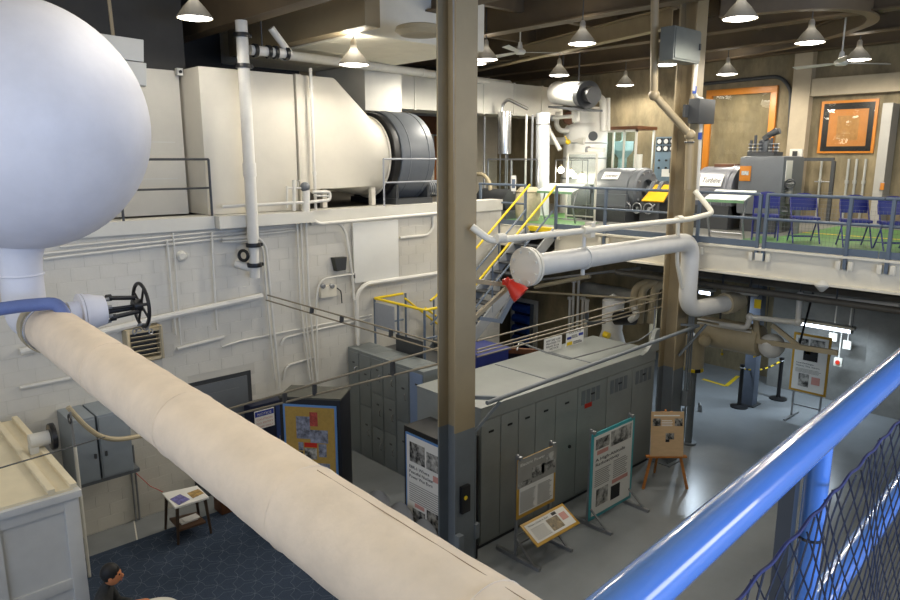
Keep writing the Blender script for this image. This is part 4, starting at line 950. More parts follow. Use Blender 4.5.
# easel
ez = empty('wooden_easel', at(664, 480, Z=0), 'wooden display easel standing right of the teal sign', 'easel')
b0 = at(643, 489, Z=0); b1 = at(687, 489, Z=0); bm_ = at(655, 470, Z=0)
R = (b1-b0); R.z = 0; R.normalize(); Bk = Vector((-R.y, R.x, 0))
if Bk.dot(FW) < 0: Bk = -Bk
mid = (b0+b1)/2 + Bk*.22; apex = Vector((mid.x, mid.y, 1.40))
for p in (b0, b1): MB().bar(p, apex+(p-mid).normalized()*.09, .045, .03, up=Bk).build('leg', M_wood, ez)
MB().bar(mid+Bk*.45, apex+Bk*.02, .045, .03, up=R).build('rear_leg', M_wood, ez)
MB().bar(mid+Vector((0, 0, .60))-R*.36-Bk*.17, mid+Vector((0, 0, .60))+R*.36-Bk*.17, .08, .03).build('tray', M_wood, ez)
eb_ = empty('easel_board', mid+Vector((0, 0, .62)), 'pale timber exhibit board resting on the easel', 'sign')
Ub = (ZZ*.97+Bk*.13).normalized(); O_ = mid+Vector((0, 0, .617))-R*.29-Bk*.20; Nb = R.cross(Ub)
obox(O_, R*.58, Ub*.80, -Nb*.015).build('panel', mat('birch_panel', (200, 168, 128), .55, var=.08, scale=5, stretch=(1, 1, 4)), eb_)
prints(eb_, O_+Nb*.001, R, Ub, .58, .80, [('photo', .05, .68, .24, .17, M_photo), ('photo', .72, .68, .24, .17, M_photo), ('photo', .45, .38, .26, .14, M_photo), ('photo', .45, .32, .12, .06, M_ink), ('lines', .32, .68, .36, .15, 4, M_paper), ('lines', .08, .9, .84, .06, 1, M_paper)])
# ---------------------------------------------------------------- white pipework in mid air
fp = empty('blind_flanged_pipe', (9.5, 6.2, 4.37), 'thick white pipe with a bolted blind flange crossing to the mezzanine column', 'pipe')
Yf = 6.12; z_ = 4.37; r_ = .155
E2 = Vector((11.45, Yf, z_))
MB().tube([(7.1, Yf, z_), tuple(E2), (11.45, Yf, 3.12), at(728, 303, X=12.6)], r_, 24, bend=.34, seg=8).build('pipe', M_pipe_white, fp)
MB().cyl((7.02, Yf, z_), (7.07, Yf, z_), .265, n=36).cyl((7.085, Yf, z_), (7.13, Yf, z_), .265, n=36).build('blind_flange', M_ivory, fp, bev=.006)
for k in range(8):
    a = 2*math.pi*(k+.5)/8; p = Vector((7.0, Yf+.215*math.cos(a), z_+.215*math.sin(a)))
    MB().cyl(p, p+Vector((.16, 0, 0)), .024, n=6).build('bolt', M_ivory, fp)
MB().cyl((8.3, Yf, z_), (8.34, Yf, z_), .175, n=24).build('clamp_band', M_pipe_white, fp)
MB().cyl((8.32, Yf, z_-.25), (8.32, Yf, z_-.15), .03).build('clamp_bolt', M_pipe_white, fp)
MB().cyl((8.32, Yf, z_+.15), (8.32, Yf, z_+.36), .03).build('clamp_bolt', M_pipe_white, fp)
q = at(728, 303, X=12.6); d = (q-Vector((11.45, Yf, 3.12))).normalized()
MB().cyl(q-d*.1, q+d*.12, .2, n=24).cyl(q+d*.12, q+d*.35, .165, n=24).build('socket', M_tanpaint, fp)
hp = empty('support_pipe', (9, 5.95, 4.8), 'slim white pipe bent beside both columns above the flanged pipe', 'pipe')
MB().tube([(C1[0]+.02, C1[1]-.25, at(459, 228, Y=6.15).z), (C1[0]+.2, 6.02, at(472, 243, Y=6.02).z), at(690, 219, Y=5.95), at(713, 213, Y=5.85), at(695, 191, Y=6.2)], .045, 12, bend=.10).build('pipe', M_ivory, hp)
for p in ((500, 238), (586, 230), (679, 219)):
    q = at(*p, Y=5.97); MB().cyl(q-Vector((.07, 0, .0)), q+Vector((.07, 0, .0)), .06, n=12).build('coupling', M_ivory, hp)
q = at(543, 230, Y=6.0); MB().cb((8.32, 6.02, z_+.42), (.1, .12, .22)).build('hanger_bracket', M_ivory, hp, bev=.01)
MB().tube([at(678, 222, Y=6.05), at(677, 262, Y=6.1), at(682, 288, Y=6.15)], .035, 10).build('drop_leg', M_ivory, hp)
# pairs of hanging tubes (instrument lines)
def lines_(name, label, pairs, planes, r=.014, clips=()):
    e = empty(name, at(*pairs[0][0], **planes[0]), label, 'instrument line')
    for (p, q) in pairs:
        MB().cyl(at(*p, **planes[0]), at(*q, **planes[1]), r, n=8).build('tube', M_brass, e)
    (p, q), (p2, q2) = pairs[0], pairs[1]
    for t in clips:
        a = at(*p, **planes[0]).lerp(at(*q, **planes[1]), t); b = at(*p2, **planes[0]).lerp(at(*q2, **planes[1]), t)
        MB().bar(a, b, .05, .05).build('clip', M_dark, e)
lines_('instrument_line', 'pair of thin tubes falling from the wall bracket towards the near column', [((267, 295), (442, 344)), ((266, 300), (442, 352))], [dict(Y=11.1), dict(Y=7.2)], .013, (.30, .48, .75))
lines_('instrument_line', 'pair of thin tubes climbing from behind the cream pipe to the near column', [((146, 433), (442, 347)), ((146, 437), (442, 363))], [dict(Y=10.55), dict(Y=6.75)], .016, (.5, .6, .85))
lines_('instrument_line', 'upper pair of tubes from the near column to the mezzanine column', [((477, 341), (668, 291)), ((477, 350), (668, 297))], [dict(Y=6.7), dict(X=11.9)], .013, (.5,))
lines_('instrument_line', 'lower pair of tubes from the near column to the mezzanine column', [((477, 353), (640, 309)), ((477, 357), (668, 305))], [dict(Y=6.7), dict(X=11.9)], .013, (.6,))
MB().cyl(at(0, 468, Y=7.4), at(105, 437, Y=8.8), .008, n=6).build('guy_wire', M_dark, label='thin dark wire over the hut roof', cat='wire')

# ---------------------------------------------------------------- stairs and landing
sg = empty('stair_flight', (10.5, 9.95, 0), 'grey steel stairs with yellow handrails down from the mezzanine', 'stairs')
xa, za, xb, zb = XM, ZM, 9.05, 2.0
nst = 12
for k in range(nst):
    t = (k+.5)/nst; x = xa+(xb-xa)*t; z = za+(zb-za)*(k+1)/(nst+1)
    MB().box((x-.14, 9.62, z-.03), (x+.14, 10.33, z)).build('tread', M_dark, sg)
for y in (9.6, 10.35):
    MB().bar((xa, y, za-.08), (xb, y, zb-.05), .03, .24).build('stringer', mat('light_grey_stringer', (150, 152, 152), .5), sg)
    MB().tube([(xa, y, za+.92), (xb+.12, y, zb+1.05), (xb, y, zb+1.0)], .024, 10, bend=.05).build('handrail', M_yellow, sg)
    MB().cyl((xa-.1, y, za+.38), (xb, y, zb+.5), .02, n=8).build('mid_rail', M_rail, sg)
    for t in (.33, .66, .97):
        x = xa+(xb-xa)*t; z = za+(zb-za)*t; MB().cyl((x, y, z-.05), (x, y, z+.95), .018, n=8).build('post', M_rail, sg)
ld = empty('stair_landing', (8.6, 10.3, 0), 'grey stair landing with yellow top rail behind the lockers', 'landing')
MB().box((8.2, 9.55, 1.94), (9.05, 11.12, 2.0)).build('deck', M_dark, ld)
for (x, y) in ((8.22, 9.57), (8.22, 10.35), (8.22, 11.1), (9.02, 9.57), (9.02, 11.1)): MB().cyl((x, y, 0), (x, y, 3.05), .024, n=8).build('post', M_rail, ld)
MB().tube([(8.95, 11.1, 3.05), (8.22, 11.1, 3.05), (8.22, 9.57, 3.05), (9.02, 9.57, 3.05)], .026, 10, bend=.04).build('top_rail', M_yellow, ld)
MB().tube([(8.95, 11.1, 2.5), (8.22, 11.1, 2.5), (8.22, 9.57, 2.5), (9.02, 9.57, 2.5)], .02, 8, bend=.04).build('mid_rail', M_rail, ld)
MB().box((8.19, 10.45, 2.45), (8.21, 11.05, 2.98)).build('side_panel', mat('perforated_panel', (150, 154, 160), .5, var=.15, scale=60), ld)
MB().box((8.195, 9.6, 2.0), (8.205, 10.4, 2.45)).build('kick_panel', M_dark, ld)
s2_ = empty('stair_flight', (10.2, 10.8, 0), 'lower grey stair flight with yellow handrail along the block wall', 'stairs')
for k in range(9):
    x = 9.1+k*.26; z = 1.8-k*.2; MB().box((x, 10.45, z-.03), (x+.27, 11.1, z)).build('tread', M_dark, s2_)
MB().bar((9.05, 10.43, 1.9), (11.5, 10.43, .1), .03, .22).build('stringer', M_rail, s2_)
MB().cyl((8.98, 11.08, 2.95), (11.4, 11.08, 1.1), .022, n=8).build('handrail', M_yellow, s2_)
MB().cyl((8.98, 10.43, 2.85), (11.4, 10.43, 1.05), .022, n=8).build('handrail', M_yellow, s2_)
MB().cyl((11.4, 10.43, .05), (11.4, 10.43, 1.05), .02, n=8).build('post', M_rail, s2_)

# ---------------------------------------------------------------- mezzanine railing
def mrail(y0, y1, posts, label, mesh=False):
    e = empty('mezzanine_railing', (XM+.02, (y0+y1)/2, ZM), label, 'railing'); x = XM-.03
    MB().cyl((x, y0, 5.2), (x, y1, 5.2), .028, n=10).build('top_rail', M_rail, e)
    MB().cyl((x, y0, 4.79), (x, y1, 4.79), .024, n=10).build('mid_rail', M_rail, e)
    MB().box((x-.008, y0, ZM), (x+.008, y1, ZM+.11)).build('toe_board', M_rail, e)
    for p in posts:
        MB().box((x-.03, p-.025, 4.08), (x+.02, p+.025, 5.2)).build('post', M_rail, e)
        for s in (-1, 1): MB().cb((XM-.035, p+s*.09, 4.14), (.06, .07, .14)).build('bolt_lug', M_ivory, e, bev=.01)
    if mesh:
        m = MB(); y = y0
        while y < y1:
            m.box((x+.012, y, ZM+.1), (x+.015, y+.0025, 5.02)); y += .055
        for k in range(14): m.box((x+.012, y0, ZM+.12+k*.065), (x+.016, y1, ZM+.1225+k*.065))
        m.build('wire_mesh', mat('mesh_wire', (112, 116, 118), .5), e, smooth=False, kind='stuff')
py_ = lambda p, y=200: at(p, y, X=XM-.03).y
mrail(py_(760), 9.58, [9.56, py_(606), py_(700), py_(761)], 'slate blue mezzanine railing left of the column')
mrail(py_(885), py_(767), [py_(768), py_(852)], 'slate blue mezzanine railing with wire mesh in front of the chairs', True)
mrail(-2, py_(886), [py_(895)], 'slate blue mezzanine railing at the right edge of the view', True)
mrail(10.42, 11.9, [10.44, 11.85], 'slate blue mezzanine railing left of the stairs')

# ---------------------------------------------------------------- chairs on the mezzanine
def fchair():
    e = empty('folding_chair', (0, 0, 0), '', 'chair', 'blue folding chairs on the mezzanine')
    prof = []
    for k in range(13):
        a = math.pi*k/12; prof.append((0, .225*math.cos(a), .72+.15*math.sin(a)**.7 if 0 < k < 12 else .72))
    pts = [(.19, -.215, .56), (.19, .215, .56)] + [(.22, p[1], p[2]) for p in prof]
    MB().slab(pts, .035).build('backrest', M_bluefab, e, bev=.008)
    MB().cb((0, 0, .44), (.40, .42, .05)).build('seat', M_bluefab, e, bev=.015)
    for s in (-1, 1):
        MB().tube([(-.24, s*.22, 0), (.02, s*.22, .42), (.21, s*.215, .80)], .013, 8).build('front_leg', M_bluefab, e)
        MB().tube([(.24, s*.20, 0), (-.05, s*.20, .44)], .013, 8).build('rear_leg', M_bluefab, e)
    MB().cyl((-.17, -.22, .12), (-.17, .22, .12), .009, n=6).build('front_stretcher', M_bluefab, e)
    MB().cyl((.18, -.2, .1), (.18, .2, .1), .009, n=6).build('rear_stretcher', M_bluefab, e)
    return e
fc = fchair()
fl = ['blue folding chair furthest left in front of the grey turbine', 'second blue folding chair from the left on the mezzanine', 'third blue folding chair from the left on the mezzanine', 'blue folding chair at the right edge of the mezzanine']
for i, px_ in enumerate((763, 802, 853, 893)):
    q = at(px_, 246 if i > 0 else 243, Z=ZM); o = fc if i == 0 else copy_tree(fc)
    o.location = (13.25, at(px_, 235, X=13.2).y, ZM+.007); o.rotation_euler[2] = (.45, .62, .6, .64)[i]; o['label'] = fl[i]

# ---------------------------------------------------------------- turbine generator set (axis along Y)
TX = 15.0
def tY(p, y=185): return at(p, y, X=TX).y
def tZ(p, y): return at(p, y, X=TX).z
gz = 5.05
ge = empty('generator', (TX, 9.9, ZM), 'dark grey round-backed generator with a white name sign', 'generator')
gy0, gy1 = at(641, 185, X=TX-.3).y, at(594, 185, X=TX-.45).y; rg = tZ(615, 168)-gz
MB().lathe((TX, gy0+.22, gz), (0, 1, 0), [(0, 0), (rg*.9, 0), (rg, .05), (rg, gy1-gy0-.3), (rg*.96, gy1-gy0-.22), (rg*.8, gy1-gy0-.2), (0, gy1-gy0-.2)], 40).build('casing', M_grey, ge)
MB().lathe((TX, gy0, gz), (0, 1, 0), [(0, .12), (rg*.45, .12), (rg*.5, 0), (rg*.95, .02), (rg*1.03, .06), (rg*1.03, .2), (rg, .22)], 40).build('end_bell', M_grey, ge)
for k in range(12):
    a = 2*math.pi*k/12; p = Vector((TX+rg*.85*math.cos(a), gy0, gz+rg*.85*math.sin(a))); MB().cyl(p-Vector((0, .02, 0)), p+Vector((0, .03, 0)), .03, n=6).build('bolt', M_steel, ge)
MB().box((TX-.75, gy0+.1, ZM), (TX+.75, gy1+.1, ZM+.36)).build('bedplate', M_dark, ge)
MB().box((TX-.62, gy0+.2, ZM+.36), (TX+.62, gy1-.05, gz-.1)).build('frame', M_grey, ge)
def round_sign(e, X0, Z0, r, deg, pp, yy, body, h):
    t = math.radians(deg); xs_ = X0-r*math.cos(t); zc_ = Z0+r*math.sin(t); U = Vector((math.sin(t), 0, math.cos(t)))
    ya, yb = at(pp[0], yy, X=xs_).y, at(pp[1], yy, X=xs_).y; c0 = Vector((xs_, ya, zc_))-U*h/2; Rr = Vector((0, -1, 0)); Wd = ya-yb
    MB().slab([c0, c0+Rr*Wd, c0+Rr*Wd+U*h, c0+U*h], .012).build('name_plate', M_paper, e)
    text(body, c0+Rr*Wd*.1+U*h*.3+Rr.cross(U)*.002, Rr, U+Rr*.2, h*.6, M_ink, e, width=Wd*.8)
def cyl_sign(e, p0, p1, x, z0, z1, body, mt=M_paper, ink=M_ink, sh=.06):
    e_ = MB().slab([(x, p1, z0), (x, p0, z0), (x+.0, p0+.0, z1), (x, p1, z1)], .012).build('name_plate', mt, e)
    if body: text(body, (x-.004, p1-.04, z0+(z1-z0)*.28), (0, -1, 0), (0, 0, 1), (z1-z0)*.75, ink, e, width=abs(p1-p0)*.8)
round_sign(ge, TX, gz, rg+.012, 40, (603, 619), 176, 'Generator', .22)
ex = empty('exciter', (TX, gy1+.5, ZM), 'light grey exciter box left of the generator', 'exciter')
MB().box((TX-.4, gy1+.14, ZM+.3), (TX+.4, gy1+.75, gz+.1)).build('housing', M_grey, ex, bev=.06)
MB().cyl((TX, gy1+.1, gz+.15), (TX, gy1+.7, gz+.15), .25, n=24).build('cover', M_white, ex)
MB().box((TX-.5, gy1+.12, ZM), (TX+.5, gy1+.8, ZM+.3)).build('base', M_dark, ex)
# coupling & gear train between generator and turbine
gc = empty('gear_train', (TX, 8.6, ZM), 'dark gear train between generator and turbine', 'machine')
cyA, cyB = tY(672), gy0-.02
MB().cyl((TX, cyA, gz-.02), (TX, cyB, gz-.02), .12, n=20).build('shaft', M_steel, gc)
MB().box((TX-.5, cyA, ZM), (TX+.5, cyB-.1, gz-.25)).build('gear_case', M_dark, gc, bev=.03)
for t in (.25, .6): MB().cyl((TX, cyA+(cyB-cyA)*t, gz-.02), (TX, cyA+(cyB-cyA)*t+.1, gz-.02), .24, n=24).build('coupling_disc', M_grey, gc)
for k in range(3):
    p = Vector((TX-.56, cyA+.25+k*.3, ZM+.35)); MB().torus(p, (1, 0, 0), .12, .014, 18, 6).cyl(p, p+Vector((.06, 0, 0)), .03).build('handwheel', M_steel, gc)
MB().tube([(TX-.52, cyA+.1, gz-.3), (TX-.6, (cyA+cyB)/2, gz-.5), (TX-.52, cyB-.2, gz-.45)], .02, 8).build('oil_line', M_steel, gc)
# yellow lectern sign
ys = empty('yellow_guard', (TX-.5, tY(664), gz), 'yellow guard cover between generator and turbine', 'guard')
MB().slab([(TX-.55, tY(677, 183), gz-.22), (TX-.55, tY(655, 183), gz-.22), (TX-.1, tY(658, 178), gz+.14), (TX-.1, tY(675, 178), gz+.14)][::-1], .03).build('cover', mat('amber_yellow', (226, 172, 30), .4), ys)
MB().box((TX-.5, tY(675), gz-.25), (TX-.1, tY(658), gz-.2)).build('bracket', M_dark, ys)
# turbine
tu = empty('steam_turbine', (TX, 7.2, ZM), 'grey steam turbine with a white name plate', 'turbine')
ty0, ty1 = at(737, 185, X=TX-.3).y, at(692, 185, X=TX-.45).y; rt = tZ(715, 167)-gz+.02
MB().lathe((TX, ty0, gz), (0, 1, 0), [(0, 0), (rt, 0), (rt, .1), (rt+.02, .12), (rt+.02, .18), (rt, .2), (rt*.98, ty1-ty0-.1), (rt*.7, ty1-ty0), (0, ty1-ty0)], 40).build('casing', mat('turbine_grey', (112, 114, 120), .35, var=.05), tu)
MB().box((TX-.6, ty0, ZM), (TX+.6, ty1+.2, gz-.25)).build('bedplate', M_dark, tu)
MB().box((TX-.1, ty0+.2, gz+rt*.95), (TX+.3, ty1-.3, gz+rt+.05)).build('top_cover', M_brownwood, tu, bev=.02)
round_sign(tu, TX, gz, rt+.03, 28, (700, 723), 174, 'Turbine', .28)
# governor housing
gh = empty('governor_housing', (TX, 6.3, ZM), 'tall grey governor housing with an orange plate', 'machine')
tF = lambda p, y=185: at(p, y, X=TX-.56).y
hy0, hy1 = tF(782), tF(737)
MB().box((TX-.55, hy0, ZM+.35), (TX+.5, hy1, at(755, 156, X=TX-.56).z)).build('housing', M_grey, gh, bev=.1)
MB().box((TX-.5, hy0+.1, ZM), (TX+.45, hy1-.1, ZM+.35)).build('base', M_dark, gh)
MB().box((TX-.575, tF(751, 170), at(745, 181, X=TX-.56).z), (TX-.55, tF(740, 170), at(745, 166, X=TX-.56).z)).build('orange_plate', M_orange, gh, bev=.006)
MB().box((TX-.585, tF(749, 173), at(745, 175, X=TX-.56).z), (TX-.575, tF(742, 173), at(745, 171, X=TX-.56).z)).build('plate_print', mat('plate_print', (170, 176, 176), .5, var=.5, scale=30), gh)
# governor linkage on top
gl = empty('governor_linkage', (TX, 6.3, at(755, 156, X=TX-.56).z), 'dark linkage of levers and springs on top of the governor housing', 'linkage')
zt_ = at(755, 156, X=TX-.56).z
MB().box((TX-.35, tY(778), zt_), (TX+.1, tY(752), zt_+.08)).build('base', M_dark, gl)
MB().box((TX-.2, tY(768), zt_+.08), (TX+.05, tY(760), zt_+.34)).build('body', M_grey, gl, bev=.03)
for k, p in enumerate((753, 757, 762, 773, 778)):
    h = (.32, .42, .30, .36, .25)[k]; y = tY(p)
    MB().cyl((TX-.25, y, zt_+.05), (TX-.25, y, zt_+h), .03, n=10).build('rod', M_dark, gl)
    for j in range(3): MB().torus((TX-.25, y, zt_+.1+j*.07), (0, 0, 1), .045, .012, 12, 5).build('spring_coil', M_steel, gl)
MB().bar((TX-.2, tY(764), zt_+.34), (TX-.2, tY(776), zt_+.52), .08, .1).cyl((TX-.2, tY(768), zt_+.42), (TX-.2, tY(779), zt_+.50), .06, n=12).build('lever', M_dark, gl)
# valve gear to the right of the governor
vg = empty('valve_gear', (TX-.1, 5.7, ZM), 'steel steam valve gear right of the governor housing', 'valve')
random.seed(11)
M_gear = mat('gear_steel', (110, 110, 104), .4, .3, var=.25, scale=8)
vy = lambda p: tY(p)
MB().cyl((TX-.3, vy(786), ZM), (TX-.3, vy(786), 5.55), .11, n=16).build('column', M_gear, vg)
MB().cyl((TX-.3, vy(784), 5.1), (TX-.3, vy(800), 5.1), .09, n=14).cyl((TX-.3, vy(797), 4.9), (TX-.3, vy(797), 5.25), .08, n=14).build('cross_pipe', M_gear, vg)
MB().box((TX-.45, vy(794), 5.35), (TX-.15, vy(787), 5.75)).build('white_box', M_white, vg, bev=.01)
for (p, z) in ((790, 5.2), (799, 5.3), (795, 4.75), (804, 4.95), (788, 4.7)):
    c = Vector((TX-.45, vy(p), z)); w_ = MB().torus(c, (1, .2, 0), .085, .014, 18, 6).build('handwheel', M_dark, vg)
    MB().cyl(c, c+Vector((.2, 0, 0)), .018, n=8).cyl(c-Vector((0, .08, 0)), c+Vector((0, .08, 0)), .008, n=6).build('stem', M_steel, w_)
MB().ball((TX-.3, vy(806), 4.95), .14, 16, 10).cyl((TX-.3, vy(806), ZM), (TX-.3, vy(806), 4.9), .06).build('trap', M_gear, vg)
# info desks
def desk(x, p0, p1, ypx, label, tilt=.16):
    ya, yb = at(p0, ypx, X=x).y, at(p1, ypx, X=x).y; z = at(p0, ypx, X=x).z
    e = empty('reading_desk', (x+.2, (ya+yb)/2, ZM), label, 'desk')
    MB().slab([(x, yb, z), (x+.5, yb, z+tilt), (x+.5, ya, z+tilt), (x, ya, z)], -.025).build('sloping_top', mat('desk_print', (226, 232, 224), .4, var=.04, scale=6), e)
    MB().slab([(x-.005, yb, z-.03), (x-.005, ya, z-.03), (x-.005, ya, z+.03), (x-.005, yb, z+.03)][::-1], .012).build('front_edge', mat('desk_green', (110, 150, 110), .5), e)
    MB().slab([(x+.2, ya-.2, z+.07), (x+.2, ya-.35, z+.07), (x+.3, ya-.33, z+.1), (x+.3, ya-.2, z+.1)], .003).build('photo_print', M_photo, e)
    for y in (ya-.06, yb+.06): MB().tube([(x+.25, y, z+.04), (x+.12, y, z-.35), (x+.25, y, ZM)], .02, 8).build('leg', M_steel, e)
    MB().cyl((x+.22, ya-.06, ZM+.1), (x+.22, yb+.06, ZM+.1), .014, n=6).build('stretcher', M_steel, e)
desk(12.75, 703, 744, 200, 'white sloping information desk in front of the turbine')
desk(13.0, 537, 572, 191.5, 'white sloping information desk beside the stairs head')

# control panel with dials
cpX = 17.3; a, b = at(656, 137, X=cpX), at(680, 137, X=cpX)
cpn = empty('control_panel', (cpX+.15, (a.y+b.y)/2, ZM), 'blue-grey control panel with six white dials behind the mezzanine column', 'control panel')
M_cp = mat('panel_blue_grey', (104, 124, 138), .45, var=.06)
MB().box((cpX, b.y, ZM), (cpX+.3, a.y, a.z)).build('cabinet', M_cp, cpn, bev=.008)
Wp = a.y-b.y
for j in range(2):
    for i in range(3):
        yc = a.y-Wp*(.17+.28*i); zc_ = a.z-.12-.19*j
        g = MB().cb((cpX-.01, yc, zc_), (.02, .17, .16)).build('dial', M_black, cpn, bev=.004)
        MB().cyl((cpX-.024, yc, zc_), (cpX-.02, yc, zc_), .062, n=18).build('dial_face', M_paper, g)
for k in range(6):
    MB().cyl((cpX-.03, a.y-Wp*(.2+.3*(k % 3)), a.z-.62-.2*(k//3)), (cpX, a.y-Wp*(.2+.3*(k % 3)), a.z-.62-.2*(k//3)), .03, n=10).build('switch_knob', M_black, cpn)
MB().cb((cpX-.008, a.y-Wp*.55, a.z-.95), (.016, .3, .2)).build('notice', M_paper, cpn)
MB().cb((cpX-.06, a.y-Wp*.85, a.z-.75), (.12, .18, .4)).build('relay_box', M_grey, cpn, bev=.01)

# ---------------------------------------------------------------- glass cabinet and white steam plant
gX = 16.6
ya, yb = at(604, 130, X=gX).y, at(637, 130, X=gX).y; zt_ = at(615, 130, X=gX).z
gcab = empty('glass_cabinet', (gX+.4, (ya+yb)/2, ZM), 'tall glass display cabinet with a brown roof behind the generator', 'display cabinet')
MB().box((gX-.03, yb-.03, zt_), (gX+.95, ya+.03, zt_+.09)).build('roof', M_brownwood, gcab, bev=.01)
MB().box((gX, yb, ZM), (gX+.9, ya, ZM+.5)).build('plinth', M_white, gcab)
ym = yb+(ya-yb)*.35
for (x, y) in ((gX, yb), (gX, ya-.05), (gX, ym), (gX+.85, yb), (gX+.85, ya-.05), (gX, (ya+ym)/2)): MB().box((x, y, ZM+.5), (x+.05, y+.05, zt_)).build('frame_post', M_white, gcab)
MB().box((gX, yb, zt_-.06), (gX+.05, ya, zt_)).build('head_rail', M_white, gcab)
MB().box((gX+.02, yb+.05, ZM+.5), (gX+.03, ym, zt_-.06)).build('glass_pane', M_glass, gcab)
MB().box((gX+.02, ym+.05, ZM+.5), (gX+.03, ya-.05, zt_-.06)).build('glass_pane', M_glass, gcab)
MB().box((gX+.05, ya-.03, ZM+.5), (gX+.85, ya-.02, zt_)).build('glass_pane', M_glass, gcab)
md_ = empty('reactor_model', (gX+.45, (ya+yb)/2, ZM+.5), 'pale cutaway model inside the glass cabinet', 'model')
mc = Vector((gX+.45, (ya+ym)/2, ZM+.5))
MB().lathe(mc, (0, 0, 1), [(.3, 0), (.3, .5), (.12, .75), (.12, 1.0), (.28, 1.2), (.28, 1.45), (0, 1.46)], 24).build('vessel', mat('model_pale', (176, 196, 198), .5, var=.1), md_)
MB().cyl((gX+.4, (yb+ym)/2, ZM+.5), (gX+.4, (yb+ym)/2, ZM+1.6), .12, n=16).build('tower', M_white, md_)
text_lamp = bpy.data.lights.new('cabinet_light', 'AREA'); text_lamp.energy = 25; text_lamp.size = .5; text_lamp.color = (.9, 1, .98)
lo = bpy.data.objects.new('cabinet_light', text_lamp); COL.objects.link(lo); lo.location = (gX+.45, (ya+yb)/2, zt_-.03); lo.parent = gcab; lo.location = Vector((gX+.45, (ya+yb)/2, zt_-.03))-WL[gcab.name]

wX = 16.3
W_ = lambda x, y, X=wX: at(x, y, X=X)
M_sw = mat('white_lagging', (222, 220, 214), .6, var=.06, scale=5, bump=.15, bscale=15)
v1 = empty('white_boiler', Vector((wX, W_(583, 150).y, ZM)), 'white lagged boiler vessel with piping left of the glass cabinet', 'boiler')
c = W_(585, 150)
MB().lathe((wX, c.y, ZM), (0, 0, 1), [(.66, 0), (.66, .9), (.6, 1.15), (.6, W_(585, 130).z-ZM), (.55, W_(585, 126).z-ZM), (.48, W_(585, 124).z-ZM), (.48, W_(585, 108).z-ZM), (0, W_(585, 107).z-ZM)], 32).build('vessel', M_sw, v1)
MB().tube([W_(558, 112, 15.6), W_(556, 125, 15.6), W_(560, 131, 15.6), W_(572, 131, 15.8)], .07, 12).build('bypass_pipe', M_pipe_white, v1)
MB().cyl(W_(545, 141, 15.8), W_(585, 141, 15.8), .1, n=14).build('cross_pipe', M_pipe_white, v1)
MB().tube([W_(603, 131, 15.7), W_(603, 100, 15.7), W_(598, 96, 15.7), W_(590, 97, 16.0)], .09, 12, bend=.2).build('riser_pipe', M_pipe_white, v1)
MB().tube([W_(608, 131, 15.9), W_(608, 98, 15.9)], .06, 10).build('riser_pipe', M_pipe_white, v1)
MB().lathe(W_(569, 118, 15.6), (-.6, -.5, 0), [(0, .12), (.16, .10), (.19, .04), (.19, 0)], 8).build('brown_cover', M_brownwood, v1)
MB().cyl(W_(565, 136, 15.4), W_(568, 142, 15.4), .015).ball(W_(568, 142, 15.4), .07, 12, 8).build('yellow_handle', M_yellow, v1)
MB().cyl(W_(593, 136, 15.3), W_(593.1, 136.2, 15.4), .12, n=16).build('port', M_dark, v1)
for k, (p0, p1, X_, r) in enumerate((((553, 118), (575, 116), 15.1, .05), ((548, 128), (560, 150), 15.2, .06), ((575, 108), (576, 122), 15.0, .10), ((588, 150), (604, 150), 15.0, .06))):
    MB().cyl(W_(*p0, X_), W_(*p1, X_), r, n=12).build('branch_pipe', M_pipe_white, v1); d_ = (W_(*p1, X_)-W_(*p0, X_)).normalized(); MB().cyl(W_(*p0, X_)-d_*.03, W_(*p0, X_)+d_*.03, r*1.6, n=14).build('pipe_flange', M_steel, v1)
for z in (.95, 1.5, 1.9): MB().torus((wX, c.y, ZM+z), (0, 0, 1), .605 if z > 1.2 else .65, .015, 32, 6).build('lagging_band', M_steel, v1)
hd = empty('horizontal_drum', W_(570, 105), 'white horizontal drum with a dark open end under the ceiling', 'drum')
a, b = W_(557, 93, 15.2), W_(584, 94.5, 14.6)
d = (b-a).normalized()
MB().cyl(a, b, .30, n=28).build('shell', M_sw, hd, bev=.03)
MB().cyl(b, b+d*.22, .33, n=28).build('end_ring', M_dark, hd)
MB().cyl(b+d*.23, b+d*.5, .2, n=20).build('dark_motor', M_dark, hd)
for t in (.2, .8):
    q = a.lerp(b, t); MB().cyl((q.x, q.y, q.z+.3), (q.x, q.y, ZC), .02, n=8).build('hanger_rod', M_dark, hd)
MB().bar(a-ZZ*.36, b-ZZ*.36+d*.5, .5, .05).build('platform', M_dark, hd)
q0_, q1_ = W_(504.5, 112, 14.2), W_(504.5, 154, 14.2)
e = empty('silver_cylinder', q1_, 'upright polished silver cylinder behind the stairs head', 'cylinder')
MB().cyl(q1_, q0_, .185, n=32).build('shell', M_silver, e, bev=.01)
for k in range(3):
    a = 2*math.pi*k/3; MB().cyl((q1_.x+.12*math.cos(a), q1_.y+.12*math.sin(a), ZM), (q1_.x+.12*math.cos(a), q1_.y+.12*math.sin(a), q1_.z+.01), .02, n=8).build('leg', M_steel, e)
MB().tube([q0_-Vector((0, -.08, 0)), q0_+Vector((0, .08, .2)), W_(508, 99, 14.2), W_(528, 109, 14.4)], .045, 10, bend=.1).build('top_pipe', M_silver, e)
q0_, q1_ = W_(543, 113, 14.6), W_(543, 185, 14.6)
pv = empty('pale_vessel', (q1_.x, q1_.y, ZM), 'tall pale grey cylindrical vessel behind the stairs head', 'vessel')
MB().cyl((q1_.x, q1_.y, ZM), q0_, .18, n=24).build('shell', mat('pale_lagging', (204, 206, 208), .45, var=.06), pv)
MB().cyl(W_(543, 124, 14.6), W_(543, 125, 14.6), .187, n=24).build('band', M_silver, pv)
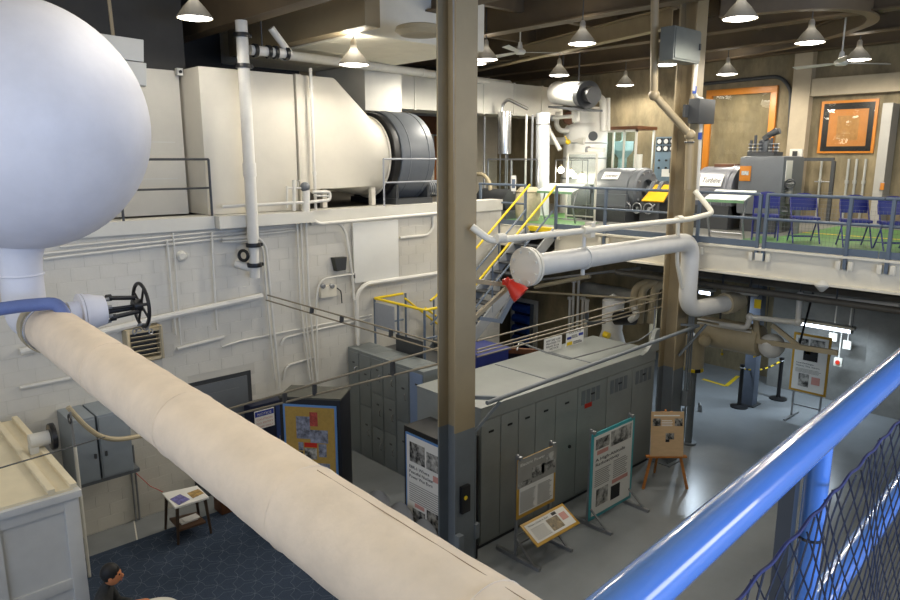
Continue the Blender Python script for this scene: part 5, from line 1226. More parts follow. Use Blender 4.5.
# thin pipes
tl = ['thin upright steel pipe left of the silver cylinders', 'white upright pipe right of the silver cylinders', 'thin upright steel pipe left of the pale vessel']
for i, (p, y0, y1, X_) in enumerate(((485, 85, 170, 14.0), (527, 95, 141, 14.2), (533, 105, 200, 14.4))):
    a, b = W_(p, y0, X_), W_(p, y1, X_); MB().cyl((a.x, a.y, ZM), (a.x, a.y, 6.9), .03, n=8).build('upright_pipe', M_steel if i != 1 else M_pipe_white, label=tl[i], cat='pipe')
# plexiglass screens with pale frames
for i, (p0, p1, y0, y1, X_) in enumerate(((488, 538, 160, 190, 13.6), (568, 597, 154, 214, 14.15))):
    a, b = at(p0, y0, X=X_), at(p1, y0, X=X_)
    e = empty('plexiglass_screen', (X_, (a.y+b.y)/2, ZM), ('clear screen in a grey frame left of the stairs head', 'clear screen in a white frame left of the generator')[i], 'screen')
    mt = M_steel if i == 0 else M_white
    for y in (a.y, b.y): MB().box((X_-.02, y-.02, ZM), (X_+.02, y+.02, a.z)).build('post', mt, e)
    MB().box((X_-.02, b.y, a.z), (X_+.02, a.y, a.z+.04)).build('top_rail', mt, e)
    MB().box((X_-.02, b.y, ZM+.08), (X_+.02, a.y, ZM+.11)).build('bottom_rail', mt, e)
    MB().box((X_-.004, b.y+.03, ZM+.12), (X_+.004, a.y-.03, a.z-.01)).build('pane', M_plexi, e)
    if i == 0: MB().box((X_-.03, a.y-(a.y-b.y)*.5, ZM), (X_+.01, a.y-(a.y-b.y)*.5+.04, a.z)).build('mullion', mt, e)
# glowing bulbs
for i, (p, y) in enumerate(((561, 170), (571, 173), (582, 177))):
    q = at(p, y, X=14.25)
    e = empty('light_bulb', q, ('leftmost', 'middle', 'rightmost')[i]+' of the three bare glowing bulbs left of the generator', 'light bulb', 'bare glowing bulbs')
    MB().ball(q, .075, 16, 10).build('glass', M_bulb, e); MB().cyl(q+ZZ*.05, q+ZZ*.13, .03, n=12).build('socket', M_brass, e)
    MB().cyl(q+ZZ*.13, (q.x, q.y, at(571, 160, X=14.25).z), .006, n=6).build('flex', M_black, e)
a, b = at(556, 160, X=14.25), at(588, 160, X=14.25)
bb = empty('bulb_bar', (14.25, (a.y+b.y)/2, a.z), 'thin bar on posts carrying the three bare bulbs', 'bar')
MB().cyl((14.25, a.y, a.z), (14.25, b.y, a.z), .012, n=6).build('bar', M_dark, bb)
for y in (a.y, b.y): MB().cyl((14.25, y, ZM), (14.25, y, a.z), .012, n=6).build('post', M_steel, bb)
l = bpy.data.lights.new('bulb_light', 'POINT'); l.energy = 22; l.shadow_soft_size = .1; l.color = (1, .93, .82)
o = bpy.data.objects.new('bulb_light', l); COL.objects.link(o); o.parent = bb; o.location = at(571, 176, X=14.1)-WL[bb.name]
# heat exchanger things left of the stairs on the mezzanine
hx = empty('pump_set', (14.2, 12.6, ZM), 'dark pump set behind the railing left of the stairs', 'pump')
c = at(497, 215, X=13.2)
MB().cyl((13.2, c.y-.5, ZM+.45), (13.2, c.y+.5, ZM+.45), .28, n=24).build('casing', M_dark, hx); MB().box((12.9, c.y-.6, ZM), (13.5, c.y+.6, ZM+.2)).build('base', M_grey, hx)
MB().torus((13.1, c.y+.55, ZM+.7), (1, 0, 0), .4, .05, 28, 8).build('pipe_loop', M_tanpaint, hx)
sn = empty('post_sign', (XM, 10.44, 5.2), 'small white sign on the post left of the stairs head', 'sign')
q = at(515, 180, X=XM); MB().box((XM-.05, q.y-.07, q.z-.25), (XM-.04, q.y+.07, q.z+.1)).build('plate', M_paper, sn); MB().box((XM-.052, q.y-.05, q.z-.18), (XM-.05, q.y+.05, q.z+.02)).build('print', mat('sign_print', (96, 110, 130), .5), sn)
MB().box((XM-.04, q.y-.015, 5.0), (XM-.0, q.y+.015, q.z)).build('bracket', M_steel, sn)
cv = empty('canvas_sack', (12.9, 11.0, ZM), 'pale canvas covered drum beside the stairs head', 'drum')
q = at(528, 205, X=13.1); MB().lathe((13.1, q.y, ZM+.006), (0, 0, 1), [(.26, 0), (.30, .1), (.32, .5), (.28, .72), (.2, .8), (0, .8)], 20).build('body', mat('stained_canvas', (180, 170, 140), .8, var=.25, scale=5), cv)
MB().torus((13.1, q.y, ZM+.7), (0, 0, 1), .29, .02, 20, 6).build('band', M_tanpaint, cv)

# ---------------------------------------------------------------- pictures on the back wall
pc1 = empty('framed_picture', (XB, 6.2, 5.9), 'framed orange document with black mount on the back wall', 'picture')
xw = XB-.03
def rect(nm, p, x, mt, par, th=.03):
    P = [at(a, b, X=x) for a, b in p]; y0, y1 = min(P[0].y, P[1].y), max(P[0].y, P[1].y); z0, z1 = min(P[0].z, P[1].z), max(P[0].z, P[1].z)
    return MB().box((x, y0, z0), (x+th, y1, z1)).build(nm, mt, par, bev=.004)
rect('frame', [(822, 101.5), (873, 153)], XB-.06, M_orange, pc1, .058)
rect('mount', [(824.5, 104), (870, 151)], XB-.065, M_black, pc1, .01)
rect('document', [(830, 110), (865, 146)], XB-.07, mat('parchment', (190, 124, 58), .5, var=.12, scale=4), pc1, .006)
rect('document_text', [(838, 116), (857, 140)], XB-.073, mat('parchment_text', (168, 122, 66), .5, var=.25, scale=20), pc1, .004)
rect('glazing', [(824.5, 104), (870, 151)], XB-.082, M_pglass, pc1, .003)
pc2 = empty('display_surround', (XB, 9, 5.9), 'large orange timber frame around bare concrete on the back wall', 'frame')
x_ = XB-.09
A0, A1 = at(703, 90, X=x_), at(772, 150, X=x_)
yl, yr, zt_, zb_ = 9.75, A1.y, at(740, 88, X=x_).z, 5.3
for nm, a, b in (('top_bar', (yr, zt_-.16), (yl, zt_)), ('side_bar', (yr, zb_), (yr+.16, zt_-.16)), ('side_bar', (yl-.16, zb_), (yl, zt_-.16)), ('bottom_bar', (yr+.16, zb_), (yl-.16, zb_+.16))):
    MB().box((x_, a[0], a[1]), (XB-.001, b[0], b[1])).build(nm, M_orange, pc2, bev=.006)
MB().box((x_+.05, yr+.16, zb_+.16), (x_+.056, yl-.16, zt_-.16)).build('glazing', M_pglass, pc2)
cdt = empty('wall_conduit', (XB-.05, 8, 4.3), 'dark conduit arching over the large orange frame', 'conduit')
MB().tube([at(703, 84, X=XB-.05), at(780, 76, X=XB-.05), at(791, 88, X=XB-.05), at(789, 150, X=XB-.05), at(788, 215, X=XB-.05)], .045, 10, bend=.4).build('tube', M_dark, cdt)
for i, p in enumerate((822, 849, 857, 866)):
    q = at(p, 160, X=XB-.04); MB().cyl((XB-.04, q.y, ZM), (XB-.04, q.y, at(850, 158, X=XB).z-.02), .03, n=8).cyl((XB-.04, q.y, ZM+.9), (XB-.04, q.y, ZM+.98), .045, n=8).build('wall_conduit', mat('pale_conduit', (168, 168, 160), .4), label=jl[i]+' pale conduit from the left under the framed document', cat='conduit')
dr_ = empty('door_3', (XB-.1, 6.6, ZM), 'dark open door frame left of the framed document', kind='structure')
a, b = at(797, 161, X=XB-.6), at(834, 161, X=XB-.6)
for y in (a.y, b.y): MB().box((XB-.64, y-.04, ZM), (XB-.56, y+.04, a.z)).build('jamb', M_dark, dr_)
MB().box((XB-.64, b.y, a.z), (XB-.56, a.y, a.z+.08)).build('head', M_dark, dr_)
MB().cyl((XB-.7, b.y+.15, ZM+.95), (XB-.7, b.y+.35, ZM+.95), .015, n=6).cyl((XB-.7, b.y+.15, ZM+.95), (XB-.6, b.y+.0, ZM+.95), .015, n=6).build('handle', M_steel, dr_)
tel = empty('wall_telephone', at(795, 170, X=XB-.3), 'white panel with black telephone on the beige pilaster', 'telephone')
rect('panel', [(790, 149), (799, 186)], XB-.30, M_white, tel, .045); rect('handset', [(792.5, 151), (796, 160)], XB-.34, M_black, tel, .04)
ov = empty('fire_call_point', at(882, 187, X=XB-.5), 'small orange call point on the grey pilaster at right', 'call point')
rect('box', [(880.5, 183), (883.5, 190)], XB-.55, M_orange, ov, .05); rect('plate', [(880, 182), (884, 191)], XB-.51, M_steel, ov, .01)

# ---------------------------------------------------------------- column 2 fittings
cx = C2[0]-.2
b2 = empty('switch_box', (cx, C2[1]-.3, 7.3), 'tall grey switch box high on the mezzanine column', 'electrical box')
yq = C2[1]-.42
a, b = at(675, 25, Y=yq), at(699, 64, Y=yq)
MB().box((a.x, yq, b.z), (b.x, C2[1]-.172, a.z)).build('body', mat('box_grey', (104, 108, 104), .45), b2, bev=.01)
MB().box((a.x+.02, yq-.02, b.z+.03), (b.x-.02, yq, a.z-.03)).build('door', mat('box_grey', (104, 108, 104)), b2, bev=.006)
MB().cb((b.x-.06, yq-.03, (a.z+b.z)/2), (.03, .03, .1)).build('handle', M_dark, b2)
b3 = empty('junction_box', (cx, C2[1]-.3, 6.4), 'dark grey junction box on the mezzanine column below the switch box', 'electrical box')
a, b = at(700, 98, Y=yq), at(714, 124, Y=yq)
MB().box((a.x, yq, b.z), (b.x, yq+.2, a.z)).build('body', M_dark, b3, bev=.01); MB().box((a.x-.1, yq+.2, b.z+.1), (b.x, C2[1]-.172, a.z-.1)).build('mount', M_dark, b3)
cdx = empty('riser_conduit', (cx+.25, C2[1]-.2, 4.4), 'white conduit with blue tape on the mezzanine column', 'conduit')
tp_ = [at(697, 60, Y=yq+.1), at(694, 92, Y=yq+.1), at(697, 98, Y=yq+.1), at(702, 99, Y=yq+.1)]
MB().tube(tp_, .03, 8, bend=.06).build('tube', M_pipe_white, cdx); MB().tube([at(701, 124, Y=yq+.1), at(697, 200, Y=yq+.1)], .03, 8).build('tube', M_pipe_white, cdx)
for p in ((694.5, 90), (700, 136)): q = at(*p, Y=yq+.1); MB().cyl(q-ZZ*.06, q+ZZ*.06, .034, n=10).build('blue_tape', mat('blue_tape', (40, 70, 150), .5), cdx)
bpz = empty('beige_standpipe', (cx-.3, C2[1]-.1, 4.5), 'beige downpipe with a diagonal offset beside the mezzanine column', 'pipe')
P = [at(654, 0, Y=6.6), at(654, 95, Y=6.6), at(690, 135, Y=6.2), at(688, 190, Y=6.2)]
MB().tube([P[0]+ZZ*.3, *P[1:]], .065, 14, bend=.08).build('pipe', M_beige, bpz)
for p in (P[1], P[2]): MB().ball(p, .095, 14, 10).build('elbow', M_beige, bpz)
MB().torus(P[2]-ZZ*.12, (0, 0, 1), .07, .016, 16, 6).build('band', M_dark, bpz)

# ---------------------------------------------------------------- under the mezzanine
wf = empty('window_1', (14.28, 10, 1), 'white framed opening with blue rolls under the mezzanine', kind='structure')
wx = 14.28
a, b = at(513.5, 300, X=wx), at(537, 292, X=wx); zb_ = at(525, 372, X=wx).z
for y in (a.y, b.y): MB().box((wx-.06, y-.05, zb_), (wx+.01, y+.05, a.z)).build('jamb', M_white, wf)
MB().box((wx-.06, b.y-.05, a.z), (wx+.01, a.y+.05, a.z+.1)).build('head', M_white, wf)
MB().box((wx+.0, b.y, zb_), (wx+.015, a.y, a.z)).build('dark_back', mat('deep_blue', (24, 34, 84), .6), wf)
for k in range(4): z = a.z-.18-k*.3; MB().cyl((wx-.03, b.y+.22, z), (wx-.03, a.y-.06, z), .11, n=16).build('blue_roll', mat('blue_roll', (44, 84, 170), .5, var=.1), wf)
MB().box((wx-.04, b.y+.1, zb_), (wx-.0, b.y+.2, a.z)).build('mullion', M_greylow, wf)
bc = empty('blue_bin', (9.6, 9.0, 0), 'blue bin behind the cubicle beside the near column', 'bin')
q = at(484, 352, Y=8.7)
MB().box((q.x-.35, 8.5, 0), (q.x+.45, 9.2, q.z)).build('body', mat('bin_blue', (26, 40, 110), .5), bc, bev=.02); MB().box((q.x-.38, 8.47, q.z), (q.x+.48, 9.23, q.z+.05)).build('rim', mat('bin_blue', (26, 40, 110)), bc)
dp = empty('timber_screen', (11, 9.2, 0), 'dark panel with brown timber top rail behind the cubicle', 'screen')
a, b = at(503, 350, Y=9.0), at(540, 352, Y=8.4)
MB().bar((a.x, a.y, (a.z)/2), (b.x, b.y, a.z/2), .04, a.z).build('panel', M_black, dp); MB().bar(a, b, .08, .1).build('top_rail', M_brownwood, dp)
# rods
rl = ['leftmost', 'second', 'third', 'fourth', 'rightmost']
for i, (p, y0, y1) in enumerate(((570, 297, 335), (574, 280, 335), (579, 276, 335), (583, 297, 335), (587, 299, 335))):
    a, b = at(p, y0, X=13.4), at(p, y1, X=13.4); MB().cyl((13.4, a.y, 0), (13.4, a.y, a.z), .03 if i < 4 else .05, n=8).cyl((13.4, a.y, a.z-.06), (13.4, a.y, a.z), .06, n=8).build('upright_pipe', M_pipe_white, label=rl[i]+' of five slim white upright pipes behind the cubicle', cat='pipe', group='slim upright pipes behind the cubicle')
# grey horizontal pipe and curved ducts
MB().tube([at(585, 288, X=13.8), at(640, 298, X=13.2)], .16, 18).build('grey_pipe', mat('pipe_grey', (136, 136, 132), .5), label='thick grey pipe under the mezzanine behind the instrument lines', cat='pipe')
for i, p in enumerate((644, 652, 664)):
    a = at(p, 283, X=13.0); MB().tube([Vector((13.0+.0, a.y+.25, a.z-.9)), Vector((13.0, a.y+.2, a.z-.1)), Vector((13.0, a.y-.15, a.z+.05)), Vector((13.3, a.y-.5, a.z+.1))], .085, 12, bend=.25).build('curved_hose', M_tanpaint, label=('leftmost', 'middle', 'rightmost')[i]+' of three tan curved pipes left of the mezzanine column', cat='pipe', group='tan curved pipes')
pu = empty('white_pump', (12.9, 8.7, 0), 'white pump with black motor standing behind the cubicle', 'pump')
c = at(612, 330, X=12.9)
MB().lathe((12.9, c.y, 0), (0, 0, 1), [(.4, 0), (.4, 1.6), (.3, 1.8), (.22, c.z), (.24, at(612, 300, X=12.9).z), (0, at(612, 293, X=12.9).z)], 24).build('body', M_sw, pu)
MB().cyl(at(616, 318, X=12.6), at(634, 318, X=12.6), .15, n=18).build('motor', M_black, pu); MB().tube([at(634, 306, X=12.5), at(637, 316, X=12.5), at(630, 320, X=12.5)], .07, 10, bend=.08).build('elbow', M_pipe_white, pu)
MB().cyl(at(604, 334, X=12.5), at(609, 336, X=12.5), .07, n=12).build('yellow_band', M_yellow, pu)
# beige horizontal tank near the column
ht = empty('condensate_tank', (13.4, 5.6, 2.4), 'beige horizontal tank slung under the mezzanine', 'tank')
a, b = at(702, 330, X=13.2), at(762, 333, X=13.2)
MB().cyl((13.2, a.y, a.z), (13.2, b.y, a.z), .30, n=28).build('shell', M_tanpaint, ht, bev=.04)
MB().ball((13.2, b.y-.2, a.z-.05), .26, 20, 12, (1, .9, .9)).build('white_bulge', M_sw, ht)
for t in (.3, .75): y = a.y+(b.y-a.y)*t; MB().cyl((13.2, y, a.z+.28), (13.2, y, 3.73), .02, n=8).build('hanger', M_dark, ht)
for dz in (.2, .28): MB().cyl((12.95, a.y-.02, a.z+dz), (12.95, b.y+.1, a.z+dz), .022, n=8).build('side_pipe', M_pipe_white, ht)
wz = empty('white_pipe_run', (13, 5, 3), 'white pipe zigzagging under the mezzanine edge', 'pipe')
P = [at(701, 289, X=12.9), at(740, 292, X=12.9)]
MB().cyl(at(722, 291, X=12.9), at(758, 294, X=12.9), .045, n=10).build('short_pipe', M_pipe_white, wz)
MB().tube([at(720, 324, X=12.8), at(747, 328, X=12.8), at(750, 317, X=12.8), at(792, 322, X=12.8), at(798, 322, X=12.8), at(800, 296, X=12.8), at(900, 306, X=12.8)], .05, 12, bend=.08).build('main_pipe', M_pipe_white, wz)
for p in ((750, 317), (800, 296), (798, 322)): MB().ball(at(*p, X=12.8), .075, 12, 8).build('elbow', M_pipe_white, wz)
MB().cyl(at(800, 296, X=12.8), Vector((12.8, at(800, 296, X=12.8).y, 3.75)), .012, n=6).build('hanger', M_dark, wz)
tr = empty('timber_strut', (13, 5, 2.6), 'beige bracing strut fixed across the white poster', 'brace')
MB().bar(at(752, 340, X=13.0), at(838, 353, X=13.0), .06, .09).bar(at(772, 325, X=13.02), at(800, 347, X=13.02), .05, .08).bar(at(756, 318, X=13.02), at(758, 341, X=13.02), .06, .1).build('strut', M_tanpaint, tr)
vc = empty('hanging_cylinder', (13.3, 6.6, 1.5), 'beige upright cylinder with hazard stripe beside the mezzanine column', 'cylinder')
a, b = at(696, 335, X=12.9), at(696, 371, X=12.9)
MB().cyl(a, (a.x, a.y, b.z+.07), .19, n=24).build('shell', M_tanpaint, vc, bev=.03)
for k in range(10):
    t0, t1 = 2*math.pi*k/10, 2*math.pi*(k+1)/10
    P = [Vector((a.x+.193*math.cos(t), a.y+.193*math.sin(t), z)) for t, z in ((t0, b.z), (t1, b.z), (t1, b.z+.07), (t0, b.z+.07))]
    MB().slab(P, .01).build('hazard_stripe', M_yellow if k % 2 else M_black, vc)
MB().cyl((a.x, a.y, 0), (a.x, a.y, b.z+.01), .07, n=14).cyl((a.x, a.y, 0), (a.x, a.y, .04), .16, n=18).build('stand_pipe', M_greylow, vc)
MB().ball(at(705, 341, X=12.75), .12, 14, 8).build('side_nozzle', M_tanpaint, vc)
fvv = empty('floor_valves', at(690, 410, X=12.8).xy.to_3d(), 'grey conduit box and floor valves at the foot of the mezzanine column', 'valve')
q = at(686, 398, Y=6.3); MB().cb((q.x, q.y, q.z), (.14, .12, .3)).build('box', M_greylow, fvv, bev=.01)
for dx in (-.08, 0, .08): MB().cyl((q.x+dx, q.y, q.z), (q.x+dx, q.y, 3.6), .018, n=6).build('conduit', M_greylow, fvv)
MB().cyl((q.x, q.y, 0), (q.x, q.y, q.z), .02, n=6).build('leg', M_greylow, fvv)
for k in range(3):
    p = at(684+k*8, 412-k*3, Z=.12); MB().torus(p, (1, -1, .3), .08, .02, 14, 6).cyl((p.x, p.y, 0), (p.x, p.y, .12), .05).build('floor_valve', M_steel, fvv)
# grey square post + stanchions with chain
gp = empty('support_post', at(749, 404, Z=0), 'blue-grey square post holding up the beige tank', 'post')
c = at(749, 404, Z=0); MB().box((c.x-.13, c.y-.13, .02), (c.x+.13, c.y+.13, 3.7)).build('shaft', mat('post_blue_grey', (86, 94, 108), .5), gp, bev=.01); MB().box((c.x-.2, c.y-.2, 0), (c.x+.2, c.y+.2, .02)).build('base', M_dark, gp)
SP = []
for i, (p, y) in enumerate(((739, 407), (778, 399))):
    c = at(p, y, Z=0); SP.append(c)
    e = empty('stanchion', c, ('left', 'right')[i]+' black barrier stanchion under the mezzanine', 'stanchion', 'barrier stanchions')
    MB().lathe(c, (0, 0, 1), [(.2, 0), (.2, .03), (.06, .06), (.045, .1), (.045, .98), (.055, 1.0), (.055, 1.05), (0, 1.06)], 20).build('post', M_black, e); MB().torus(c+ZZ*.98, (0, 0, 1), .05, .012, 16, 6).build('collar', M_steel, e)
ch = MB(); a, b = SP[0]+ZZ*.95, SP[1]+ZZ*.98
Mhz = [M_yellow, M_black]; hz_ = empty('barrier_chain', a, 'yellow and black chain between the two stanchions', 'chain')
for k in range(14):
    t0, t1 = k/14, (k+1)/14; sg_ = lambda t: a.lerp(b, t)-ZZ*.12*math.sin(math.pi*t)
    MB().cyl(sg_(t0), sg_(t1), .02, n=8).build('link', Mhz[k % 2], hz_)
hzb = empty('hazard_board', at(763, 350, X=15.0), 'yellow and black striped hazard wrap above the stanchions', 'hazard board')
xq = 15.0
for k in range(8):
    p0, p1 = 753+k*2.8, 753+(k+1)*2.8
    q = [at(p0, 358-k*.9, X=xq), at(p1, 357-k*.9, X=xq), at(p1+2, 347-k*.4, X=xq), at(p0+2, 347-k*.4, X=xq)]
    MB().slab(q, .03).build('stripe', Mhz[k % 2], hzb)
MB().cyl(at(764, 347, X=xq+.02), Vector((xq+.02, at(764, 347, X=xq).y, 4.1)), .01, n=6).build('hanger', M_dark, hzb)
floor_l = struct('trim_yellow_line', MB().bar(at(703, 379, Z=.002), at(726, 386, Z=.002), .1, .003).bar(at(726, 386, Z=.002), at(738, 376, Z=.002), .1, .003), M_yellow, label='yellow line painted on the floor under the mezzanine')
MB().cyl(at(722, 335, X=13.6), at(722, 352, X=13.6), .008, n=6).ball(at(722, 354, X=13.6), .03, 8, 6).build('pull_cord', M_yellow, label='yellow pull cord hanging under the beige tank', cat='cord')
yt = empty('yellow_tag', at(757, 304, X=12.95), 'yellow tag hanging under the mezzanine edge', 'tag')
rect('card', [(754.5, 299), (760.5, 309)], 12.95, M_yellow, yt, .01); MB().cyl(at(757.5, 299, X=12.955), Vector((12.955, at(757.5, 299, X=12.955).y, 3.76)), .005, n=6).build('string', M_dark, yt)
# poster on frame
poX = 16.0
po_ = empty('poster_stand', at(808, 402, X=poX).xy.to_3d(), 'white exhibit poster in a gold frame under the mezzanine', 'sign stand')
a, b = at(791, 365, X=poX), at(829, 365, X=poX); zt_ = (at(795, 333, X=poX).z+at(830, 337, X=poX).z)/2; zb_ = (at(791, 390, X=poX).z+at(825, 397, X=poX).z)/2
MB().box((poX, b.y, zb_), (poX+.03, a.y, zt_)).build('frame', M_gold, po_, bev=.004)
MB().box((poX-.005, b.y+.05, zb_+.05), (poX, a.y-.05, zt_-.05)).build('poster', M_paper, po_)
for y in (a.y-.1, b.y+.1):
    MB().box((poX+.03, y-.02, .04), (poX+.06, y+.02, zt_)).build('pole', M_steel, po_); MB().box((poX-.35, y-.025, 0), (poX+.4, y+.025, .04)).build('foot', M_steel, po_)
MB().box((poX+.035, b.y+.1, .3), (poX+.055, a.y-.1, .33)).build('crossbar', M_steel, po_)
prints(po_, Vector((poX-.005, a.y-.05, zb_+.05)), (0, -1, 0), (0, 0, 1), a.y-b.y-.1, zt_-zb_-.1, [('photo', .08, .83, .32, .12, M_photo), ('photo', .46, .80, .44, .16, M_photo2), ('block', .28, .56, .44, .2, M_ink), ('block', .33, .68, .16, .06, M_yellow), ('text', .08, .49, .035, 'Heat Exchanger', M_ink, .55), ('text', .08, .44, .035, 'Makes The Steam', M_ink, .72), ('lines', .08, .33, .8, .08, 4, M_inkgrey), ('photo', .2, .07, .32, .24, M_photo2), ('red', .6, .14, .26, .14, M_inkred)])
# fluorescent lamps under the mezzanine
def tube_lamp(p, q, X_, label, power):
    a, b = at(*p, X=X_), at(*q, X=X_); z = (a.z+b.z)/2
    e = empty('fluorescent_lamp', ((a+b)/2).xy.to_3d()+ZZ*z, label, 'lamp')
    MB().cyl((X_, a.y, z), (X_, b.y, z), .045, n=12).build('tube', M_tube, e); MB().box((X_-.1, b.y-.05, z+.05), (X_+.1, a.y+.05, z+.11)).build('housing', M_white, e)
    for y in (a.y, b.y): MB().cyl((X_, y, z+.1), (X_, y, 4.1), .008, n=6).cyl((X_, y-.02, z), (X_, y+.02, z), .05, n=10).build('hanger', M_dark, e)
    l = bpy.data.lights.new('tube_light', 'AREA'); l.shape = 'RECTANGLE'; l.size = abs(a.y-b.y); l.size_y = .1; l.energy = power; l.color = (.72, .86, 1)
    o = bpy.data.objects.new('tube_light', l); COL.objects.link(o); o.parent = e; o.location = (0, 0, -.07); o.rotation_euler = (0, 0, math.pi/2)
tube_lamp((800, 324), (852, 331), 16.9, 'long bluish fluorescent lamp above the gold framed poster', 45)
tube_lamp((699, 293), (712, 292.5), 15.2, 'short fluorescent lamp seen beside the bent white pipe', 60)
bw = struct('wall_blue_panel', MB().box((17.9, 4.9, 0), (18.1, 7.2, 3.9)), M_conc2, label='pale blue wall behind the gold framed poster')
for i, (x, y) in enumerate(((833, 337), (847, 345), (838, 362))):
    q = at(x, y, X=17.55)
    e = empty('wall_socket', q, ('upper white fitting', 'right white fitting with conduit', 'red and white fitting')[i]+' on the wall under the fluorescent lamp', 'electrical box')
    MB().box((17.53, q.y-.09, q.z-.1), (17.599, q.y+.09, q.z+.1)).build('box', M_white, e, bev=.01)
    MB().cyl((17.57, q.y, q.z+.1), (17.57, q.y, min(q.z+.9, 3.9)), .015, n=6).build('conduit', M_pipe_white, e)
    if i == 2: MB().cyl((17.50, q.y, q.z), (17.53, q.y, q.z), .05, n=14).build('button', M_red, e)
MB().cyl(Vector((14.1, at(816, 300, X=14.1).y, 3.73)), at(799, 346, X=13.2), .02, n=8).build('black_rod', M_black, label='thin black rod slanting in front of the gold framed poster', cat='rod')
q = at(822, 286, X=XM-.05); MB().lathe(q, (0, 0, -1), [(.02, -.1), (.11, -.03), (.11, .0), (.03, .09), (0, .1)], 16).build('sprinkler_head', M_white, label='white cone fitting under the mezzanine fascia', cat='fitting')
# shelves of bundled pipes near the soffit under mezz (left)
lt = ['upper', 'middle', 'lower']
for i, (p, q, r) in enumerate((((530, 281), (640, 268), .03), ((535, 287), (590, 276), .05), ((520, 291), (655, 300), .025))):
    MB().cyl(at(*p, X=12.7), at(*q, X=12.7), r, n=8).build('service_pipe', M_tanpaint if i else M_steel, label=lt[i]+' of the three service pipes under the mezzanine left of the flanged pipe', cat='pipe')

# dark service pipes slung under the mezzanine
for i, (x, z, r) in enumerate(((12.45, 3.45, .06), (13.3, 3.5, .09), (14.7, 3.45, .08), (15.9, 3.5, .11))):
    e = empty('service_main', (x, 3, z), jl[i]+' dark service main from the edge slung under the mezzanine', 'pipe')
    MB().cyl((x, -3, z), (x, 8.3, z), r, n=12).build('pipe', mat('dark_pipe', (84, 80, 72), .5, var=.2), e)
    for y in (1, 4, 7): MB().cyl((x, y, z), (x, y, 4.1), .015, n=6).build('hanger', M_dark, e)
# ---------------------------------------------------------------- pendant lamps, fans, monorail
LP = [((195, 18.5), 7.75, 'pendant lamp at the upper left above the cream plenum'), ((354, 65), None, 'pendant lamp hanging from the soffit before the plenum'), ((582, 44), 7.8, 'large pendant lamp in front of the diagonal beam'),
      ((486, 60), 7.8, 'pendant lamp just right of the near column'), ((475, 64), 7.8, 'pendant lamp half hidden by the near column'), ((559, 75.5), 7.8, 'pendant lamp above the white drum'), ((740, 19), 7.8, 'large pendant lamp at the top right of the column'),
      ((810, 43), 7.8, 'pendant lamp left of the right-hand ceiling fan'), ((858, 60), 7.8, 'pendant lamp behind the right-hand ceiling fan'), ((727, 74.5), 7.8, 'pendant lamp above the large orange frame'), ((666, 65), 7.8, 'pendant lamp behind the mezzanine column'), ((625, 85.5), 7.8, 'small distant pendant lamp above the glass cabinet')]
def pendant(c, ztop, label, k=1, up=.02):
    e = empty('pendant_lamp', c, label, 'lamp', 'industrial pendant lamps')
    R = .245
    MB().lathe(c, (0, 0, 1), [(R, 0), (R+.008, .012), (R-.02, .05), (R*.62, .15), (R*.32, .23), (.055, .27), (.05, .36), (.03, .40), (0, .405)], 28).build('shade', mat('shade_grey', (160, 154, 140), .5), e)
    MB().lathe(c, (0, 0, 1), [(0, -.02), (R*.6, -.015), (R*.96, .006), (R*.96, .012), (0, .012)], 28).build('diffuser', M_lamp, e)
    MB().cyl(c+ZZ*.4, (c.x, c.y, ztop), .011, n=8).build('stem', M_dark, e)
    l = bpy.data.lights.new('lamp_light', 'SPOT'); l.energy = LAMP_W*k; l.spot_size = math.radians(176); l.spot_blend = .35; l.shadow_soft_size = .22; l.color = (1, .93, .81)
    o = bpy.data.objects.new('lamp_light', l); COL.objects.link(o); o.parent = e; o.location = (0, 0, -.03)
    u = bpy.data.lights.new('shade_glow', 'POINT'); u.energy = LAMP_W*up; u.shadow_soft_size = .2; u.color = (1, .93, .81)
    o = bpy.data.objects.new('shade_glow', u); COL.objects.link(o); o.parent = e; o.location = (.0, 0, .33)
LAMP_W = 390
for p, z, lab in LP:
    q = at(*p, Z=z) if z else at(*p, Y=9.9)
    pendant(q, 7.765 if z is None else ZC, lab, .3 if p[0] == 195 else .55 if z is None else 1, .10 if z is None else .02)
for (x, y, lab) in ((2.4, 3.2, 'added unseen pendant lamp over the foreground end of the cream pipe'), (3.2, 7.2, 'added unseen pendant lamp in front of the round tank'), (7.6, 3.0, 'added unseen pendant lamp over the exhibit signs')): pendant(Vector((x, y, 7.9)), ZC, lab, .28)  # extra lamps out of view, added to brighten the foreground
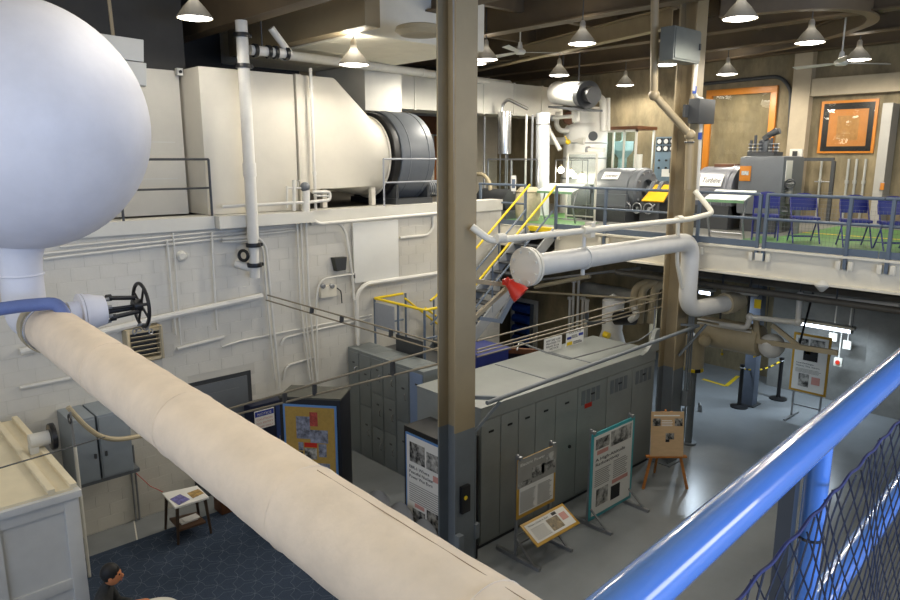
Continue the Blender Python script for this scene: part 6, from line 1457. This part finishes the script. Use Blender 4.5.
def cfan(p, D, label, ang):
    c = at(*p, D=D); e = empty('ceiling_fan', c, label, 'fan')
    mt = mat('fan_white', (206, 204, 196), .5)
    MB().lathe(c, (0, 0, 1), [(0, -.05), (.09, -.05), (.125, -.02), (.125, .03), (.06, .08), (.04, .2), (.02, .22), (0, .22)], 24).build('motor', mt, e)
    MB().cyl(c+ZZ*.2, (c.x, c.y, ZC), .016, n=8).build('rod', mt, e); MB().lathe((c.x, c.y, 8.32 if False else ZC), (0, 0, -1), [(.07, 0), (.05, .12), (.016, .16)], 16).build('canopy', mt, e)
    for k in range(3):
        a = ang+2*math.pi*k/3; d = Vector((math.cos(a), math.sin(a), 0)); u = Vector((-d.y, d.x, .25)).normalized()
        MB().slab([c+d*.12-u*.03, c+d*.3-u*.06, c+d*.95-u*.075, c+d*.95+u*.075, c+d*.3+u*.06, c+d*.12+u*.03], .008).build('blade', mt, e)
cfan((841, 63), 13.5, 'white three-bladed ceiling fan at the right', AZ-math.pi/2+.05)
cfan((520, 52), 15.5, 'white three-bladed ceiling fan right of the near column', AZ-math.pi/2+.1)
mr = MB(); P = [at(x, y, Z=8.22) for x, y in ((700, 62), (735, 58), (770, 52), (800, 46), (830, 38), (858, 29), (872, 22), (870, 15), (850, 11), (815, 10), (770, 13), (720, 18))]
Q = []
for i in range(len(P)-1):                                # Catmull-Rom smoothing
    p0, p1, p2, p3 = P[max(i-1, 0)], P[i], P[i+1], P[min(i+2, len(P)-1)]
    for j in range(6):
        t = j/6; Q.append(.5*((2*p1)+(p2-p0)*t+(2*p0-5*p1+4*p2-p3)*t*t+(3*p1-p0-3*p2+p3)*t**3))
Q.append(P[-1])
def ribbon(m, Q, w0, w1, z0, z1):
    vs = []
    for i, q in enumerate(Q):
        t = (Q[min(i+1, len(Q)-1)]-Q[max(i-1, 0)]).normalized(); u = Vector((t.y, -t.x, 0)).normalized()
        vs += [q+u*w0+ZZ*z0, q+u*w1+ZZ*z0, q+u*w1+ZZ*z1, q+u*w0+ZZ*z1]
    m.add(vs, [(4*i+j, 4*i+(j+1) % 4, 4*i+4+(j+1) % 4, 4*i+4+j) for i in range(len(Q)-1) for j in range(4)])
mo = empty('monorail_beam', (15, 6.5, 8.22), 'curved steel monorail beam under the ceiling at the upper right', 'beam')
for nm, a in (('bottom_flange', (-.1, .1, 0, .025)), ('web', (-.01, .01, .025, .3)), ('top_flange', (-.1, .1, .3, .325))):
    m = MB(); ribbon(m, Q, *a); m.build(nm, mat('rail_taupe', (112, 98, 78), .6, var=.1), mo)
for i in range(4, len(Q), 14): MB().cyl(Q[i]+ZZ*.32, Q[i]+ZZ*(ZC-8.22), .02, n=8).build('hanger', M_dark, mo)
